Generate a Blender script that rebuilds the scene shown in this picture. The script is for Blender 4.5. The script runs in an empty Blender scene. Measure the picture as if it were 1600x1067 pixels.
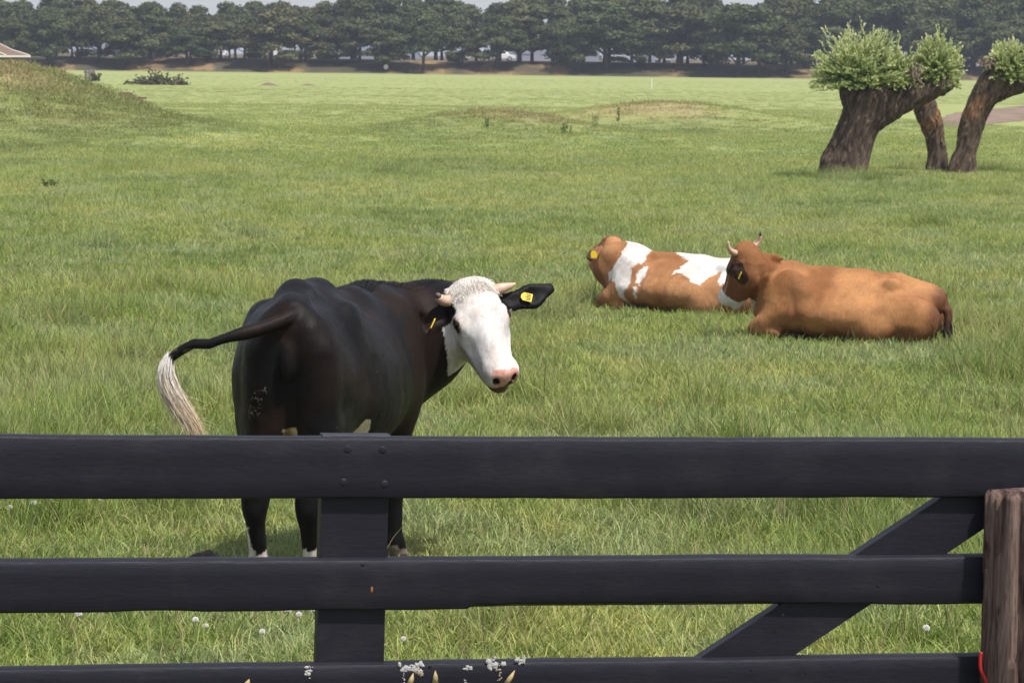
import bpy, math, random
import numpy as np
from mathutils import Vector, Matrix

# ------------------------------------------------------------------ camera, sky, sun, exposure
scene = bpy.context.scene
C = scene.collection
CAM_H, FPX = 2.45, 4800.0
PITCH, ROLL = math.atan((533.5 - 88) / FPX), math.radians(0.65)
cam_data = bpy.data.cameras.new('camera')
cam_data.sensor_width = 36.0
cam_data.lens = FPX / 1600 * 36.0
cam_data.clip_start, cam_data.clip_end = 0.1, 6000
cam_data.dof.use_dof = True
cam_data.dof.focus_distance = 14.2
cam_data.dof.aperture_fstop = 16.0
cam = bpy.data.objects.new('camera', cam_data)
C.objects.link(cam)
CAM_R = Matrix.Rotation(math.radians(90) - PITCH, 3, 'X') @ Matrix.Rotation(ROLL, 3, 'Z')
cam.matrix_world = Matrix.Translation((0, 0, CAM_H)) @ CAM_R.to_4x4()
scene.camera = cam

SUN_AZ, SUN_EL = math.radians(46), math.radians(61)     # azimuth: from behind the camera round to its right
to_sun = Vector((math.sin(SUN_AZ) * math.cos(SUN_EL), -math.cos(SUN_AZ) * math.cos(SUN_EL), math.sin(SUN_EL)))
sun_data = bpy.data.lights.new('sun', 'SUN')
sun_data.energy, sun_data.angle, sun_data.color = 4.2, math.radians(1.5), (1.0, 0.955, 0.89)
sun = bpy.data.objects.new('sun', sun_data)
sun.rotation_euler = (-to_sun).to_track_quat('-Z', 'Y').to_euler()
C.objects.link(sun)

world = bpy.data.worlds.new('World')
scene.world = world
world.use_nodes = True
wn, wl = world.node_tree.nodes, world.node_tree.links
wn.clear()
sky = wn.new('ShaderNodeTexSky')
sky.sky_type, sky.sun_disc = 'NISHITA', False
sky.sun_elevation = SUN_EL
sky.sun_rotation = math.atan2(to_sun.x, to_sun.y)
sky.air_density, sky.dust_density, sky.ozone_density = 1.0, 1.6, 1.0
whit = wn.new('ShaderNodeMixRGB')              # thin high cloud veil, even over the whole sky
whit.inputs[0].default_value = 0.5
whit.inputs[2].default_value = (7.2, 7.4, 8.2, 1)
bg = wn.new('ShaderNodeBackground')
bg.inputs[1].default_value = 0.095
wo = wn.new('ShaderNodeOutputWorld')
wl.new(sky.outputs[0], whit.inputs[1]); wl.new(whit.outputs[0], bg.inputs[0]); wl.new(bg.outputs[0], wo.inputs[0])

scene.view_settings.view_transform = 'Standard'
scene.view_settings.look = 'None'
scene.view_settings.exposure = 0.38
scene.view_settings.gamma = 1.0
scene.view_settings.use_curve_mapping = False
scene.cycles.max_bounces = 5
scene.cycles.diffuse_bounces = 2
scene.cycles.transmission_bounces = 3
scene.cycles.transparent_max_bounces = 6
scene.cycles.use_denoising = True

rng = np.random.default_rng(7)
random.seed(7)

# ------------------------------------------------------------------ layout helpers
def ray(px, py):
    return CAM_R @ Vector(((px - 800) / FPX, -(py - 533.5) / FPX, -1.0))
def at(px, py, Y):
    d = ray(px, py)
    return Vector((0, 0, CAM_H)) + d * (Y / d.y)
def sstep(t):
    t = np.clip(t, 0, 1)
    return t * t * (3 - 2 * t)
def vhash(ix, iy, iz, seed):
    n = (ix * 374761393 + iy * 668265263 + iz * 2147483647 + seed * 144269504) & 0xFFFFFFFF
    n = ((n ^ (n >> 13)) * 1274126177) & 0xFFFFFFFF
    n = (n ^ (n >> 16)) & 0xFFFF
    return n / 65535.0
def vnoise(p, seed=0):
    p = np.asarray(p, float)
    i = np.floor(p).astype(np.int64); f = p - i; f = f * f * (3 - 2 * f)
    r = 0
    for a in (0, 1):
        for b in (0, 1):
            for c in (0, 1):
                w = (f[..., 0] if a else 1 - f[..., 0]) * (f[..., 1] if b else 1 - f[..., 1]) * (f[..., 2] if c else 1 - f[..., 2])
                r = r + w * vhash(i[..., 0] + a, i[..., 1] + b, i[..., 2] + c, seed)
    return r * 2 - 1
def fbm(p, oct=3, seed=0):
    p = np.asarray(p, float); r = 0; a = 1
    for o in range(oct):
        r = r + a * vnoise(p * 2 ** o, seed + o * 17); a *= 0.5
    return r
def noise2(x, y, s, seed=0, oct=3):
    x, y = np.broadcast_arrays(np.asarray(x, float), np.asarray(y, float))
    return fbm(np.stack([x * s, y * s, np.zeros_like(x) + 0.37], -1), oct, seed)

def height(x, y):
    x, y = np.asarray(x, float), np.asarray(y, float)
    z = 0.05 * noise2(x, y, 0.11, 3, 2) * sstep((y - 16) / 12) * sstep((330 - y) / 100)
    z = z + 0.10 * noise2(x, y, 0.045, 9, 2) * sstep((y - 30) / 20) * sstep((150 - y) / 40)
    # gentle fall from the gate towards the cow's forefeet
    z = z - 0.07 * np.exp(-(((x + 0.5) / 1.6) ** 2 + ((y - 15.3) / 1.0) ** 2))
    # big mound on the left
    r = np.sqrt(((x + 30.6) / 21.5) ** 2 + ((y - 97) / np.where(y > 97, 17.0, 36.0)) ** 2) + 0.018 * noise2(x, y, 0.12, 21, 2)
    z = z + 2.05 * sstep((1.0 - r) / 0.35) + 0.55 * np.exp(-(((x + 10.2) / 3.0) ** 2 + ((y - 89) / 8) ** 2))
    # low swells in the middle of the meadow
    z = z + 0.75 * np.exp(-(((x + 0.6) / 3.4) ** 2 + ((y - 98) / 6) ** 2))
    z = z + 0.85 * np.exp(-(((x - 5.8) / 4.8) ** 2 + ((y - 116) / 8) ** 2))
    # far bank
    w = 0.8 * noise2(x, 0 * x, 0.05, 31, 2)
    z = z + 1.75 * sstep((y - 391 - w) / 11.0)
    return z
def H(x, y):
    return float(height(np.array([x]), np.array([y]))[0])
def ground(px, py):
    d = ray(px, py); k = 1 / d.y
    lo, hi = 8.0, 430.0
    for _ in range(3):
        Y = np.geomspace(lo, hi, 500)
        below = CAM_H + d.z * k * Y <= height(d.x * k * Y, Y)
        i = int(np.argmax(below)) if below.any() else len(Y) - 1
        lo, hi = Y[max(i - 1, 0)], Y[i]
    return Vector((d.x * k * hi, hi, H(d.x * k * hi, hi)))

# ------------------------------------------------------------------ object helpers
def tag(o, label=None, cat=None, group=None, kind=None):
    if label: o['label'] = label
    if cat: o['category'] = cat
    if group: o['group'] = group
    if kind: o['kind'] = kind
    return o
def empty(name, loc=(0, 0, 0), rz=0.0):
    o = bpy.data.objects.new(name, None)
    o.empty_display_size = 0.1
    o.location = loc; o.rotation_euler = (0, 0, rz)
    C.objects.link(o)
    return o
def mesh_np(name, V, F, smooth=True):
    """V (n,3); F (m,k) int array or list of faces"""
    me = bpy.data.meshes.new(name)
    V = np.asarray(V, np.float32)
    if isinstance(F, np.ndarray):
        m, k = F.shape
        me.vertices.add(len(V)); me.vertices.foreach_set('co', V.ravel())
        me.loops.add(m * k); me.loops.foreach_set('vertex_index', F.astype(np.int32).ravel())
        me.polygons.add(m)
        me.polygons.foreach_set('loop_start', np.arange(0, m * k, k, dtype=np.int32))
        me.update(calc_edges=True)
    else:
        me.from_pydata([tuple(v) for v in V.tolist()], [], F)
    me.polygons.foreach_set('use_smooth', np.full(len(me.polygons), smooth))
    me.update()
    return me
def fattr(me, name, data):
    a = me.attributes.new(name, 'FLOAT', 'POINT'); a.data.foreach_set('value', np.asarray(data, np.float32))
def cattr(me, name, rgb):
    a = me.attributes.new(name, 'FLOAT_COLOR', 'POINT')
    rgb = np.asarray(rgb, np.float32)
    a.data.foreach_set('color', np.concatenate([rgb, np.ones((len(rgb), 1), np.float32)], 1).ravel())
def link(name, me, mat, parent=None):
    o = bpy.data.objects.new(name, me)
    if mat is not None and len(me.materials) == 0: me.materials.append(mat)
    C.objects.link(o)
    if parent is not None: o.parent = parent
    return o
class MB:
    """collects shapes for one mesh"""
    def __init__(s): s.v, s.f = [], []
    def add(s, V, F):
        b = len(s.v); s.v += [tuple(p) for p in V]; s.f += [tuple(i + b for i in f) for f in F]; return s
    def box(s, c, d, R=None):
        c = Vector(c); out = []
        for sx in (-.5, .5):
            for sy in (-.5, .5):
                for sz in (-.5, .5):
                    p = Vector((sx * d[0], sy * d[1], sz * d[2]))
                    out.append(c + (R @ p if R else p))
        return s.add(out, [(0, 1, 3, 2), (4, 6, 7, 5), (0, 4, 5, 1), (2, 3, 7, 6), (0, 2, 6, 4), (1, 5, 7, 3)])
    def tube(s, pts, rad, n=8, cap=True):
        pts = [Vector(p) for p in pts]; V, F = [], []
        up = Vector((0.12, 0.93, 0.33))
        for i, p in enumerate(pts):
            t = (pts[min(i + 1, len(pts) - 1)] - pts[max(i - 1, 0)]).normalized()
            a = t.cross(up).normalized(); b = t.cross(a)
            r = rad[i] if hasattr(rad, '__len__') else rad
            for k in range(n):
                q = 2 * math.pi * k / n
                V.append(p + (a * math.cos(q) + b * math.sin(q)) * r)
        for i in range(len(pts) - 1):
            for k in range(n):
                F.append((i * n + k, i * n + (k + 1) % n, (i + 1) * n + (k + 1) % n, (i + 1) * n + k))
        if cap:
            F.append(tuple(range(n - 1, -1, -1))); F.append(tuple((len(pts) - 1) * n + k for k in range(n)))
        return s.add(V, F)
    def ball(s, c, r, nu=12, nv=8, R=None):
        c = Vector(c); V, F = [], []
        r = (r, r, r) if not hasattr(r, '__len__') else r
        for j in range(nv + 1):
            th = math.pi * j / nv
            for i in range(nu):
                ph = 2 * math.pi * i / nu
                p = Vector((r[0] * math.sin(th) * math.cos(ph), r[1] * math.sin(th) * math.sin(ph), r[2] * math.cos(th)))
                V.append(c + (R @ p if R else p))
        for j in range(nv):
            for i in range(nu):
                F.append((j * nu + i, (j + 1) * nu + i, (j + 1) * nu + (i + 1) % nu, j * nu + (i + 1) % nu))
        return s.add(V, F)
    def build(s, name, mat, parent=None, smooth=False):
        me = bpy.data.meshes.new(name); me.from_pydata(s.v, [], s.f); me.validate()
        me.polygons.foreach_set('use_smooth', np.full(len(me.polygons), smooth)); me.update()
        return link(name, me, mat, parent)

# ------------------------------------------------------------------ materials
def new_mat(name):
    m = bpy.data.materials.new(name); m.use_nodes = True
    m.node_tree.nodes.clear()
    return m, m.node_tree.nodes, m.node_tree.links
class NT:
    """tiny node-graph builder"""
    def __init__(s, name):
        s.m, s.n, s.l = new_mat(name)
    def node(s, t, **kw):
        n = s.n.new(t)
        for k, v in kw.items(): setattr(n, k, v)
        return n
    def set(s, sock, v):
        if hasattr(v, 'is_linked') or isinstance(v, bpy.types.NodeSocket): s.l.new(v, sock)
        elif isinstance(v, (tuple, list)) and len(v) == 3 and sock.type == 'RGBA': sock.default_value = (*v, 1)
        else: sock.default_value = v
    def pos(s): return s.node('ShaderNodeNewGeometry').outputs['Position']
    def obj(s): return s.node('ShaderNodeTexCoord').outputs['Object']
    def mapping(s, vec, scale=(1, 1, 1), loc=(0, 0, 0), rot=(0, 0, 0)):
        n = s.node('ShaderNodeMapping'); s.set(n.inputs[0], vec)
        n.inputs['Scale'].default_value = scale; n.inputs['Location'].default_value = loc; n.inputs['Rotation'].default_value = rot
        return n.outputs[0]
    def noise(s, vec, scale, detail=3, rough=0.55, dist=0.0):
        n = s.node('ShaderNodeTexNoise'); s.set(n.inputs['Vector'], vec)
        n.inputs['Scale'].default_value = scale; n.inputs['Detail'].default_value = detail
        n.inputs['Roughness'].default_value = rough; n.inputs['Distortion'].default_value = dist
        return n.outputs['Fac']
    def ramp(s, fac, stops, interp='LINEAR'):
        n = s.node('ShaderNodeValToRGB'); s.set(n.inputs[0], fac)
        cr = n.color_ramp; cr.interpolation = interp
        while len(cr.elements) < len(stops): cr.elements.new(0.5)
        for e, (p, c) in zip(cr.elements, stops):
            e.position = p; e.color = (*c, 1) if hasattr(c, '__len__') else (c, c, c, 1)
        return n.outputs[0]
    def mix(s, fac, a, b, mode='MIX'):
        n = s.node('ShaderNodeMixRGB', blend_type=mode)
        s.set(n.inputs[0], fac); s.set(n.inputs[1], a); s.set(n.inputs[2], b)
        return n.outputs[0]
    def math(s, op, a, b=0.0, clamp=False):
        n = s.node('ShaderNodeMath', operation=op, use_clamp=clamp)
        s.set(n.inputs[0], a); s.set(n.inputs[1], b)
        return n.outputs[0]
    def attr(s, name, out='Fac', typ='GEOMETRY'):
        n = s.node('ShaderNodeAttribute', attribute_name=name, attribute_type=typ)
        return n.outputs[out]
    def bump(s, h, strength=0.3, dist=0.01):
        n = s.node('ShaderNodeBump'); s.set(n.inputs['Height'], h)
        n.inputs['Strength'].default_value = strength; n.inputs['Distance'].default_value = dist
        return n.outputs[0]
    def done(s, color, rough=0.7, normal=None, spec=0.5, translucent=0.0, sheen=0.0, coat=0.0, sss=0.0):
        p = s.node('ShaderNodeBsdfPrincipled')
        s.set(p.inputs['Base Color'], color); s.set(p.inputs['Roughness'], rough)
        s.set(p.inputs['Specular IOR Level'], spec)
        if normal is not None: s.l.new(normal, p.inputs['Normal'])
        if sheen:
            p.inputs['Sheen Weight'].default_value = sheen; p.inputs['Sheen Roughness'].default_value = 0.4
        out = s.node('ShaderNodeOutputMaterial'); sh = p.outputs[0]
        if translucent:
            t = s.node('ShaderNodeBsdfTranslucent'); s.set(t.inputs[0], color)
            mx = s.node('ShaderNodeMixShader'); mx.inputs[0].default_value = translucent
            s.l.new(p.outputs[0], mx.inputs[1]); s.l.new(t.outputs[0], mx.inputs[2]); sh = mx.outputs[0]
        s.l.new(sh, out.inputs[0])
        return s.m
def plain(name, col, rough=0.6, var=0.15, scale=8.0, bump=0.0, spec=0.5):
    t = NT(name); p = t.obj(); f = t.noise(p, scale, 4)
    c = t.mix(f, tuple(x * (1 - var) for x in col), tuple(min(1, x * (1 + var)) for x in col))
    nrm = t.bump(t.noise(p, scale * 4, 4), bump, 0.01) if bump else None
    return t.done(c, rough, nrm, spec)

GRASS = dict(mid=(0.216, 0.292, 0.058), yel=(0.370, 0.385, 0.115), blue=(0.300, 0.360, 0.190),
             dark=(0.092, 0.160, 0.034), dry=(0.38, 0.285, 0.150), far=(0.312, 0.338, 0.135))
def meadow_colour(t, pos):
    """the sward's own colour: patches of different grasses, paler short turf far out, dry heads on the mounds"""
    n1 = t.noise(t.mapping(pos, (1, 0.55, 1)), 0.22, 4, 0.6)
    n2 = t.noise(t.mapping(pos, (1, 0.7, 1), (31, 7, 0)), 0.75, 4, 0.6)
    n3 = t.noise(t.mapping(pos, (1, 0.8, 1), (5, 71, 0)), 2.6, 3, 0.6)
    c = t.ramp(n1, [(0.34, GRASS['dark']), (0.46, GRASS['mid']), (0.58, GRASS['yel'])])
    c = t.mix(t.ramp(n2, [(0.48, 0.0), (0.60, 0.85)]), c, GRASS['blue'])
    c = t.mix(t.ramp(n3, [(0.36, 0.6), (0.48, 0.0)]), c, GRASS['dark'])
    c = t.mix(t.ramp(n3, [(0.54, 0.0), (0.66, 0.6)]), c, GRASS['yel'])
    n4 = t.noise(t.mapping(pos, (1, 0.45, 1), (13, 3, 0)), 0.42, 4, 0.65)
    c = t.mix(t.ramp(n4, [(0.55, 0.0), (0.70, 0.5)]), c, (0.33, 0.30, 0.14))
    sep = t.node('ShaderNodeSeparateXYZ'); t.l.new(pos, sep.inputs[0])
    farf = t.math('DIVIDE', t.math('SUBTRACT', sep.outputs[1], 35.0), 115.0, True)
    fcol = t.mix(t.ramp(n1, [(0.35, 0.0), (0.7, 1.0)]), GRASS['far'], (0.268, 0.305, 0.108))
    c = t.mix(t.math('MULTIPLY', farf, 0.9), c, fcol)
    return c, sep, n1, n2, n3

def mat_ground():
    t = NT('meadow_soil_and_turf'); pos = t.pos()
    c, sep, n1, n2, n3 = meadow_colour(t, pos)
    c = t.mix(t.math('MULTIPLY', t.attr('rank'), 0.75), c, (0.150, 0.185, 0.055))
    dry = t.attr('dry')
    nf = t.noise(pos, 1.3, 4, 0.7)
    c = t.mix(t.math('MULTIPLY', dry, t.ramp(nf, [(0.3, 0.35), (0.65, 1.0)])), c, GRASS['dry'])
    thatch = t.mix(t.noise(pos, 14, 4, .7), (0.060, 0.072, 0.022), (0.145, 0.150, 0.060))      # soil and dead thatch under standing grass, darkened as shade between the blades
    c = t.mix(t.math('DIVIDE', t.math('SUBTRACT', sep.outputs[1], 30.0), 60.0, True), thatch, c)
    fine = t.noise(t.mapping(pos, (1, 0.35, 1)), 9.0, 4, 0.7)
    c = t.mix(1.0, c, t.ramp(fine, [(0.25, 0.72), (0.75, 1.12)]), 'MULTIPLY')
    c = t.mix(t.attr('bank'), c, t.ramp(t.noise(t.mapping(pos, (1, 0.3, 1)), 0.18, 4), [(0.40, (0.060, 0.056, 0.038)), (0.54, (0.10, 0.08, 0.045)), (0.62, (0.25, 0.165, 0.080)), (0.74, (0.16, 0.13, 0.06))]))  # bank colour holds the tree shade, with tan patches as sunlit gaps
    return t.done(c, 0.9, t.bump(t.noise(pos, 5.0, 5, 0.7), 0.35, 0.04), 0.1)
def mat_grass():
    t = NT('grass_blades'); pos = t.pos()
    c, sep, n1, n2, n3 = meadow_colour(t, pos)
    r = t.attr('rnd')
    c = t.mix(1.0, c, t.ramp(r, [(0.0, (0.55, 0.64, 0.52)), (0.5, (1.0, 1.0, 0.95)), (1.0, (1.55, 1.42, 1.4))]), 'MULTIPLY')
    tip = t.attr('tip')
    c = t.mix(t.math('MULTIPLY', tip, 0.42), c, (0.36, 0.43, 0.13))
    c = t.mix(t.math('MULTIPLY', t.attr('rank', 'Fac', 'INSTANCER'), 0.7), c, t.mix(r, (0.105, 0.150, 0.038), (0.22, 0.24, 0.085)))
    c = t.mix(t.ramp(r, [(0.90, 0.0), (0.93, 0.8)]), c, (0.36, 0.31, 0.16))
    dry = t.attr('dry', 'Fac', 'INSTANCER')
    c = t.mix(t.math('MULTIPLY', dry, 0.85), c, t.mix(r, (0.24, 0.18, 0.085), (0.42, 0.34, 0.19)))
    return t.done(c, 0.55, None, 0.3, translucent=0.32)
M = {}
M['ground'] = mat_ground()
M['grass'] = mat_grass()

# ------------------------------------------------------------------ ground sheet
def build_ground():
    ys = [-40, -10, 0, 4]
    y = 7.0
    while y < 385: ys.append(y); y *= 1.018
    ys += list(np.arange(386, 408, 1.0)) + [412, 420, 440, 480, 560, 700, 1000, 1600, 3000]
    ys = np.array(ys)
    us = np.linspace(-1, 1, 161)
    X = np.zeros((len(ys), len(us) + 2)); Y = np.repeat(ys[:, None], len(us) + 2, 1)
    for i, yy in enumerate(ys):
        hw = 0.30 * max(yy, 0) + 12
        X[i, 1:-1] = us * hw; X[i, 0] = -2500; X[i, -1] = 2500
    Z = height(X, Y)
    V = np.stack([X, Y, Z], -1).reshape(-1, 3)
    nx = X.shape[1]
    i, j = np.meshgrid(np.arange(len(ys) - 1), np.arange(nx - 1), indexing='ij')
    a = (i * nx + j).ravel()
    me = mesh_np('ground', V, np.stack([a, a + 1, a + nx + 1, a + nx], 1))
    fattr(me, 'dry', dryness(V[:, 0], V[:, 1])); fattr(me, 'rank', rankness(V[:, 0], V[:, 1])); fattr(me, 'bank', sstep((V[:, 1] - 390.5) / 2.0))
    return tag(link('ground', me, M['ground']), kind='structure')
def dryness(x, y):
    x, y = np.asarray(x, float), np.asarray(y, float); z = height(x, y)
    d = (0.62 * sstep((z - 1.0) / 0.7) + 0.22 * sstep((z - 0.2) / 0.4)) * (y < 150) * (x < -6)
    d = np.maximum(d, 0.8 * np.exp(-(((x - 0.4) / 2.4) ** 2 + ((y - 97.0) / 3.0) ** 2)))
    d = np.maximum(d, 0.95 * np.exp(-(((x - 5.9) / 3.4) ** 4 + ((y - 113.0) / 4.0) ** 2)))
    return d * sstep(0.72 + 0.7 * noise2(x, y, 0.35, 41, 2))
def rankness(x, y):
    """where ungrazed, coarser and darker grass stands: the mound and the faces of the swells"""
    x, y = np.asarray(x, float), np.asarray(y, float)
    r = np.sqrt(((x + 30.6) / 23.6) ** 2 + ((y - 93) / np.where(y > 95, 17.0, 34.0)) ** 2) + 0.05 * noise2(x, y, 0.3, 23, 2)
    k = sstep((1.0 - r) / 0.10)
    k = np.maximum(k, 0.9 * np.exp(-(((x + 1.0) / 3.6) ** 2 + ((y - 93) / 5.5) ** 2)))
    k = np.maximum(k, 0.75 * np.exp(-(((x - 5.5) / 5.0) ** 2 + ((y - 107) / 6) ** 2)))
    return np.clip(k + 0.25 * noise2(x, y, 0.5, 29, 2) * (k > .05), 0, 1)
build_ground()

# ------------------------------------------------------------------ grass
def tuft_mesh(name, n, rad, hmin, hmax, width, lean, seed, segs=3, droop=0.5):
    g = np.random.default_rng(seed)
    V, F, rn, tp = [], [], [], []
    for k in range(n):
        a = g.uniform(0, 2 * np.pi); r = rad * math.sqrt(g.uniform()); base = np.array([r * math.cos(a), r * math.sin(a), -0.012])
        L = g.uniform(hmin, hmax); la = g.uniform(0, 2 * np.pi); ln = lean * g.uniform(0.2, 1.0)
        dirv = np.array([math.cos(la), math.sin(la)]); side = np.array([-dirv[1], dirv[0], 0])
        fa = g.uniform(0, np.pi); side = np.array([math.cos(fa), math.sin(fa), 0])
        q = g.uniform(); b0 = len(V); w = width * g.uniform(0.7, 1.3)
        for s in range(segs):
            u = s / segs
            th = ln * (0.5 + droop * 1.4 * u)
            p = base + np.array([dirv[0] * math.sin(th) * L * u, dirv[1] * math.sin(th) * L * u, math.cos(th) * L * u])
            ww = w * (1 - 0.55 * u ** 1.5) / 2
            V += [p - side * ww, p + side * ww]; rn += [q, q]; tp += [u, u]
        th = ln * (0.5 + droop * 1.4)
        V.append(base + np.array([dirv[0] * math.sin(th) * L, dirv[1] * math.sin(th) * L, math.cos(th) * L])); rn.append(q); tp.append(1.0)
        for s in range(segs - 1):
            F += [(b0 + 2 * s, b0 + 2 * s + 1, b0 + 2 * s + 3), (b0 + 2 * s, b0 + 2 * s + 3, b0 + 2 * s + 2)]
        e = b0 + 2 * (segs - 1); F.append((e, e + 1, e + 2))
    me = mesh_np(name, np.array(V), np.array(F), True)
    fattr(me, 'rnd', rn); fattr(me, 'tip', tp); me.materials.append(M['grass'])
    return me
tufts = bpy.data.collections.new('grass_tufts')
specs = []
for i in range(4): specs.append((52, 0.15, 0.04, 0.11, 0.0056, 1.25, 10 + i))            # 0-3 grazed turf
for i in range(4): specs.append((50, 0.15, 0.05, 0.15, 0.0056, 1.25, 30 + i))            # 4-7 medium
for i in range(3): specs.append((42, 0.14, 0.12, 0.30, 0.0056, 0.95, 50 + i))            # 8-10 tall
for i in range(2): specs.append((5, 0.12, 0.30, 0.52, 0.0040, 0.45, 70 + i))             # 11-12 pale stalks
for i in range(3): specs.append((70, 0.50, 0.03, 0.11, 0.016, 1.1, 90 + i))              # 13-15 coarse far clumps
for k, sp in enumerate(specs):
    tufts.objects.link(bpy.data.objects.new('grass_tuft_%02d' % k, tuft_mesh('grass_tuft', *sp)))

TUSS = []      # ungrazed tussocks dotted over the meadow
RANK = []      # rank tussocks left standing by the willows
FOOT = []      # (x, y, rx, ry, angle) places where no grass grows
def scatter(y0, y1, dens, rule):
    hw = lambda y: 0.19 * y + 1.0
    area = (hw(y0) + hw(y1)) * (y1 - y0)
    n = int(area * dens)
    # uniform over the trapezium
    y = np.sqrt(rng.uniform(0, 1, n) * (hw(y1) ** 2 - hw(y0) ** 2) + hw(y0) ** 2); y = (y - 1.0) / 0.19
    x = rng.uniform(-1, 1, n) * hw(y)
    keep = np.ones(n, bool)
    for (fx, fy, rx, ry, an) in FOOT:
        dx, dy = x - fx, y - fy; c, s = math.cos(an), math.sin(an)
        keep &= ((dx * c + dy * s) / rx) ** 2 + ((-dx * s + dy * c) / ry) ** 2 > 1
    x, y = x[keep], y[keep]
    kind, scl = rule(x, y)
    ok = kind >= 0
    return x[ok], y[ok], kind[ok], scl[ok]
def build_grass():
    def near(x, y):
        n = len(x)
        t = 1.15 * noise2(x, y * 0.8, 0.42, 61, 3) + 0.22 * rng.normal(size=n) + 0.35 * noise2(x, y, 1.7, 62, 2)
        # grazed short round the resting cows, rank along the right and left edges
        t = t - 0.72 * np.exp(-(((x - 2.2) / 2.4) ** 2 + ((y - 26) / 3.6) ** 2)) + 0.35 * sstep((x / y - 0.10) / 0.05) + 0.25 * sstep((-x / y - 0.08) / 0.05) * (y > 18)
        t = t + 1.1 * tuss(x, y)
        k = np.where(t < 0.34, rng.integers(0, 4, n), np.where(t < 0.82, rng.integers(4, 8, n), rng.integers(8, 11, n)))
        st = rng.uniform(size=n) < 0.012 + 0.03 * (t > 0.4)
        k = np.where(st, rng.integers(11, 13, n), k)
        s = rng.uniform(0.75, 1.25, n)
        return k, s
    def mid(x, y):
        n = len(x)
        t = 0.9 * noise2(x, y * 0.8, 0.30, 61, 3) + 0.3 * rng.normal(size=n)
        for wx, wy, wr in RANK: t = t + 1.3 * np.exp(-(((x - wx) / wr) ** 2 + ((y - wy) / (wr * 2.5)) ** 2))
        t = t - 0.35 + 0.9 * dryness(x, y) + 0.5 * sstep((height(x, y) - 0.3) / 0.6)
        t = t + 1.2 * tuss(x, y)
        k = np.where(t < 0.45, rng.integers(0, 4, n), np.where(t < 0.95, rng.integers(4, 8, n), rng.integers(8, 11, n)))
        return k, rng.uniform(0.95, 1.45, n)
    def far(x, y):
        n = len(x)
        return rng.integers(13, 16, n), rng.uniform(0.5, 1.0, n) * (1 + 0.6 * sstep((height(x, y) - 0.35) / 0.6)) * np.clip(1.35 - y / 300, .5, 1)
    for px, py, r in ((1080, 615, .35), (1110, 640, .3), (1010, 600, .3), (1560, 590, .4), (1590, 640, .35), (700, 310, .5), (600, 335, .5), (640, 270, .7), (150, 385, .4), (170, 620, .35), (200, 612, .25), (60, 560, .35), (560, 430, .3), (880, 330, .6), (1180, 300, .6), (1020, 350, .4), (1300, 340, .5), (1530, 390, .5), (380, 370, .4), (60, 360, .5), (820, 620, .25), (560, 800, .2), (1120, 820, .3), (1250, 800, .3), (760, 980, .2), (90, 820, .25), (250, 805, .25)):
        q = ground(px, py); TUSS.append((q.x, q.y, r))
    for k in range(80):
        yy = math.exp(rng.uniform(math.log(14), math.log(75))); TUSS.append((rng.uniform(-1, 1) * .18 * yy, yy, rng.uniform(.12, .30) * (1 + yy / 60)))
    def tuss(x, y):
        t = np.zeros(len(x))
        for wx, wy, wr in TUSS: t = np.maximum(t, np.exp(-(((x - wx) / wr) ** 2 + ((y - wy) / (wr * 1.6)) ** 2)))
        return t
    parts = [scatter(10.6, 20, 115, near), scatter(20, 32, 75, near), scatter(32, 50, 26, mid), scatter(50, 78, 16, mid), scatter(68, 105, 10.0, far), scatter(105, 150, 5, far), scatter(150, 230, 1.6, far), scatter(230, 330, 0.6, far)]
    x = np.concatenate([p[0] for p in parts]); y = np.concatenate([p[1] for p in parts])
    kind = np.concatenate([p[2] for p in parts]); s = np.concatenate([p[3] for p in parts])
    n = len(x)
    me = bpy.data.meshes.new('grass')
    me.vertices.add(n)
    me.vertices.foreach_set('co', np.stack([x, y, height(x, y)], 1).astype(np.float32).ravel())
    a = me.attributes.new('kind', 'INT', 'POINT'); a.data.foreach_set('value', kind.astype(np.int32))
    a = me.attributes.new('rot', 'FLOAT_VECTOR', 'POINT')
    a.data.foreach_set('vector', np.stack([rng.normal(0, 0.08, n), rng.normal(0, 0.08, n), rng.uniform(0, 6.28, n)], 1).astype(np.float32).ravel())
    a = me.attributes.new('scl', 'FLOAT_VECTOR', 'POINT')
    a.data.foreach_set('vector', np.stack([s, s, s * rng.uniform(0.8, 1.2, n)], 1).astype(np.float32).ravel())
    d = dryness(x, y); d = np.where((kind == 11) | (kind == 12), 0.95, d)
    a = me.attributes.new('rank', 'FLOAT', 'POINT'); a.data.foreach_set('value', np.maximum(rankness(x, y), 0.35 * tuss(x, y)).astype(np.float32))
    a = me.attributes.new('dry', 'FLOAT', 'POINT'); a.data.foreach_set('value', d.astype(np.float32))
    me.update()
    o = link('meadow_grass', me, M['grass'])
    ng = bpy.data.node_groups.new('grass_scatter', 'GeometryNodeTree')
    ng.interface.new_socket('Geometry', in_out='INPUT', socket_type='NodeSocketGeometry')
    ng.interface.new_socket('Geometry', in_out='OUTPUT', socket_type='NodeSocketGeometry')
    N, L = ng.nodes, ng.links
    gi, go = N.new('NodeGroupInput'), N.new('NodeGroupOutput')
    iop = N.new('GeometryNodeInstanceOnPoints')
    ci = N.new('GeometryNodeCollectionInfo'); ci.inputs['Collection'].default_value = tufts
    ci.inputs['Separate Children'].default_value = True; ci.inputs['Reset Children'].default_value = True
    def na(nm, typ):
        q = N.new('GeometryNodeInputNamedAttribute'); q.data_type = typ; q.inputs[0].default_value = nm; return q.outputs[0]
    L.new(gi.outputs[0], iop.inputs['Points']); L.new(ci.outputs[0], iop.inputs['Instance'])
    iop.inputs['Pick Instance'].default_value = True
    L.new(na('kind', 'INT'), iop.inputs['Instance Index'])
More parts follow.
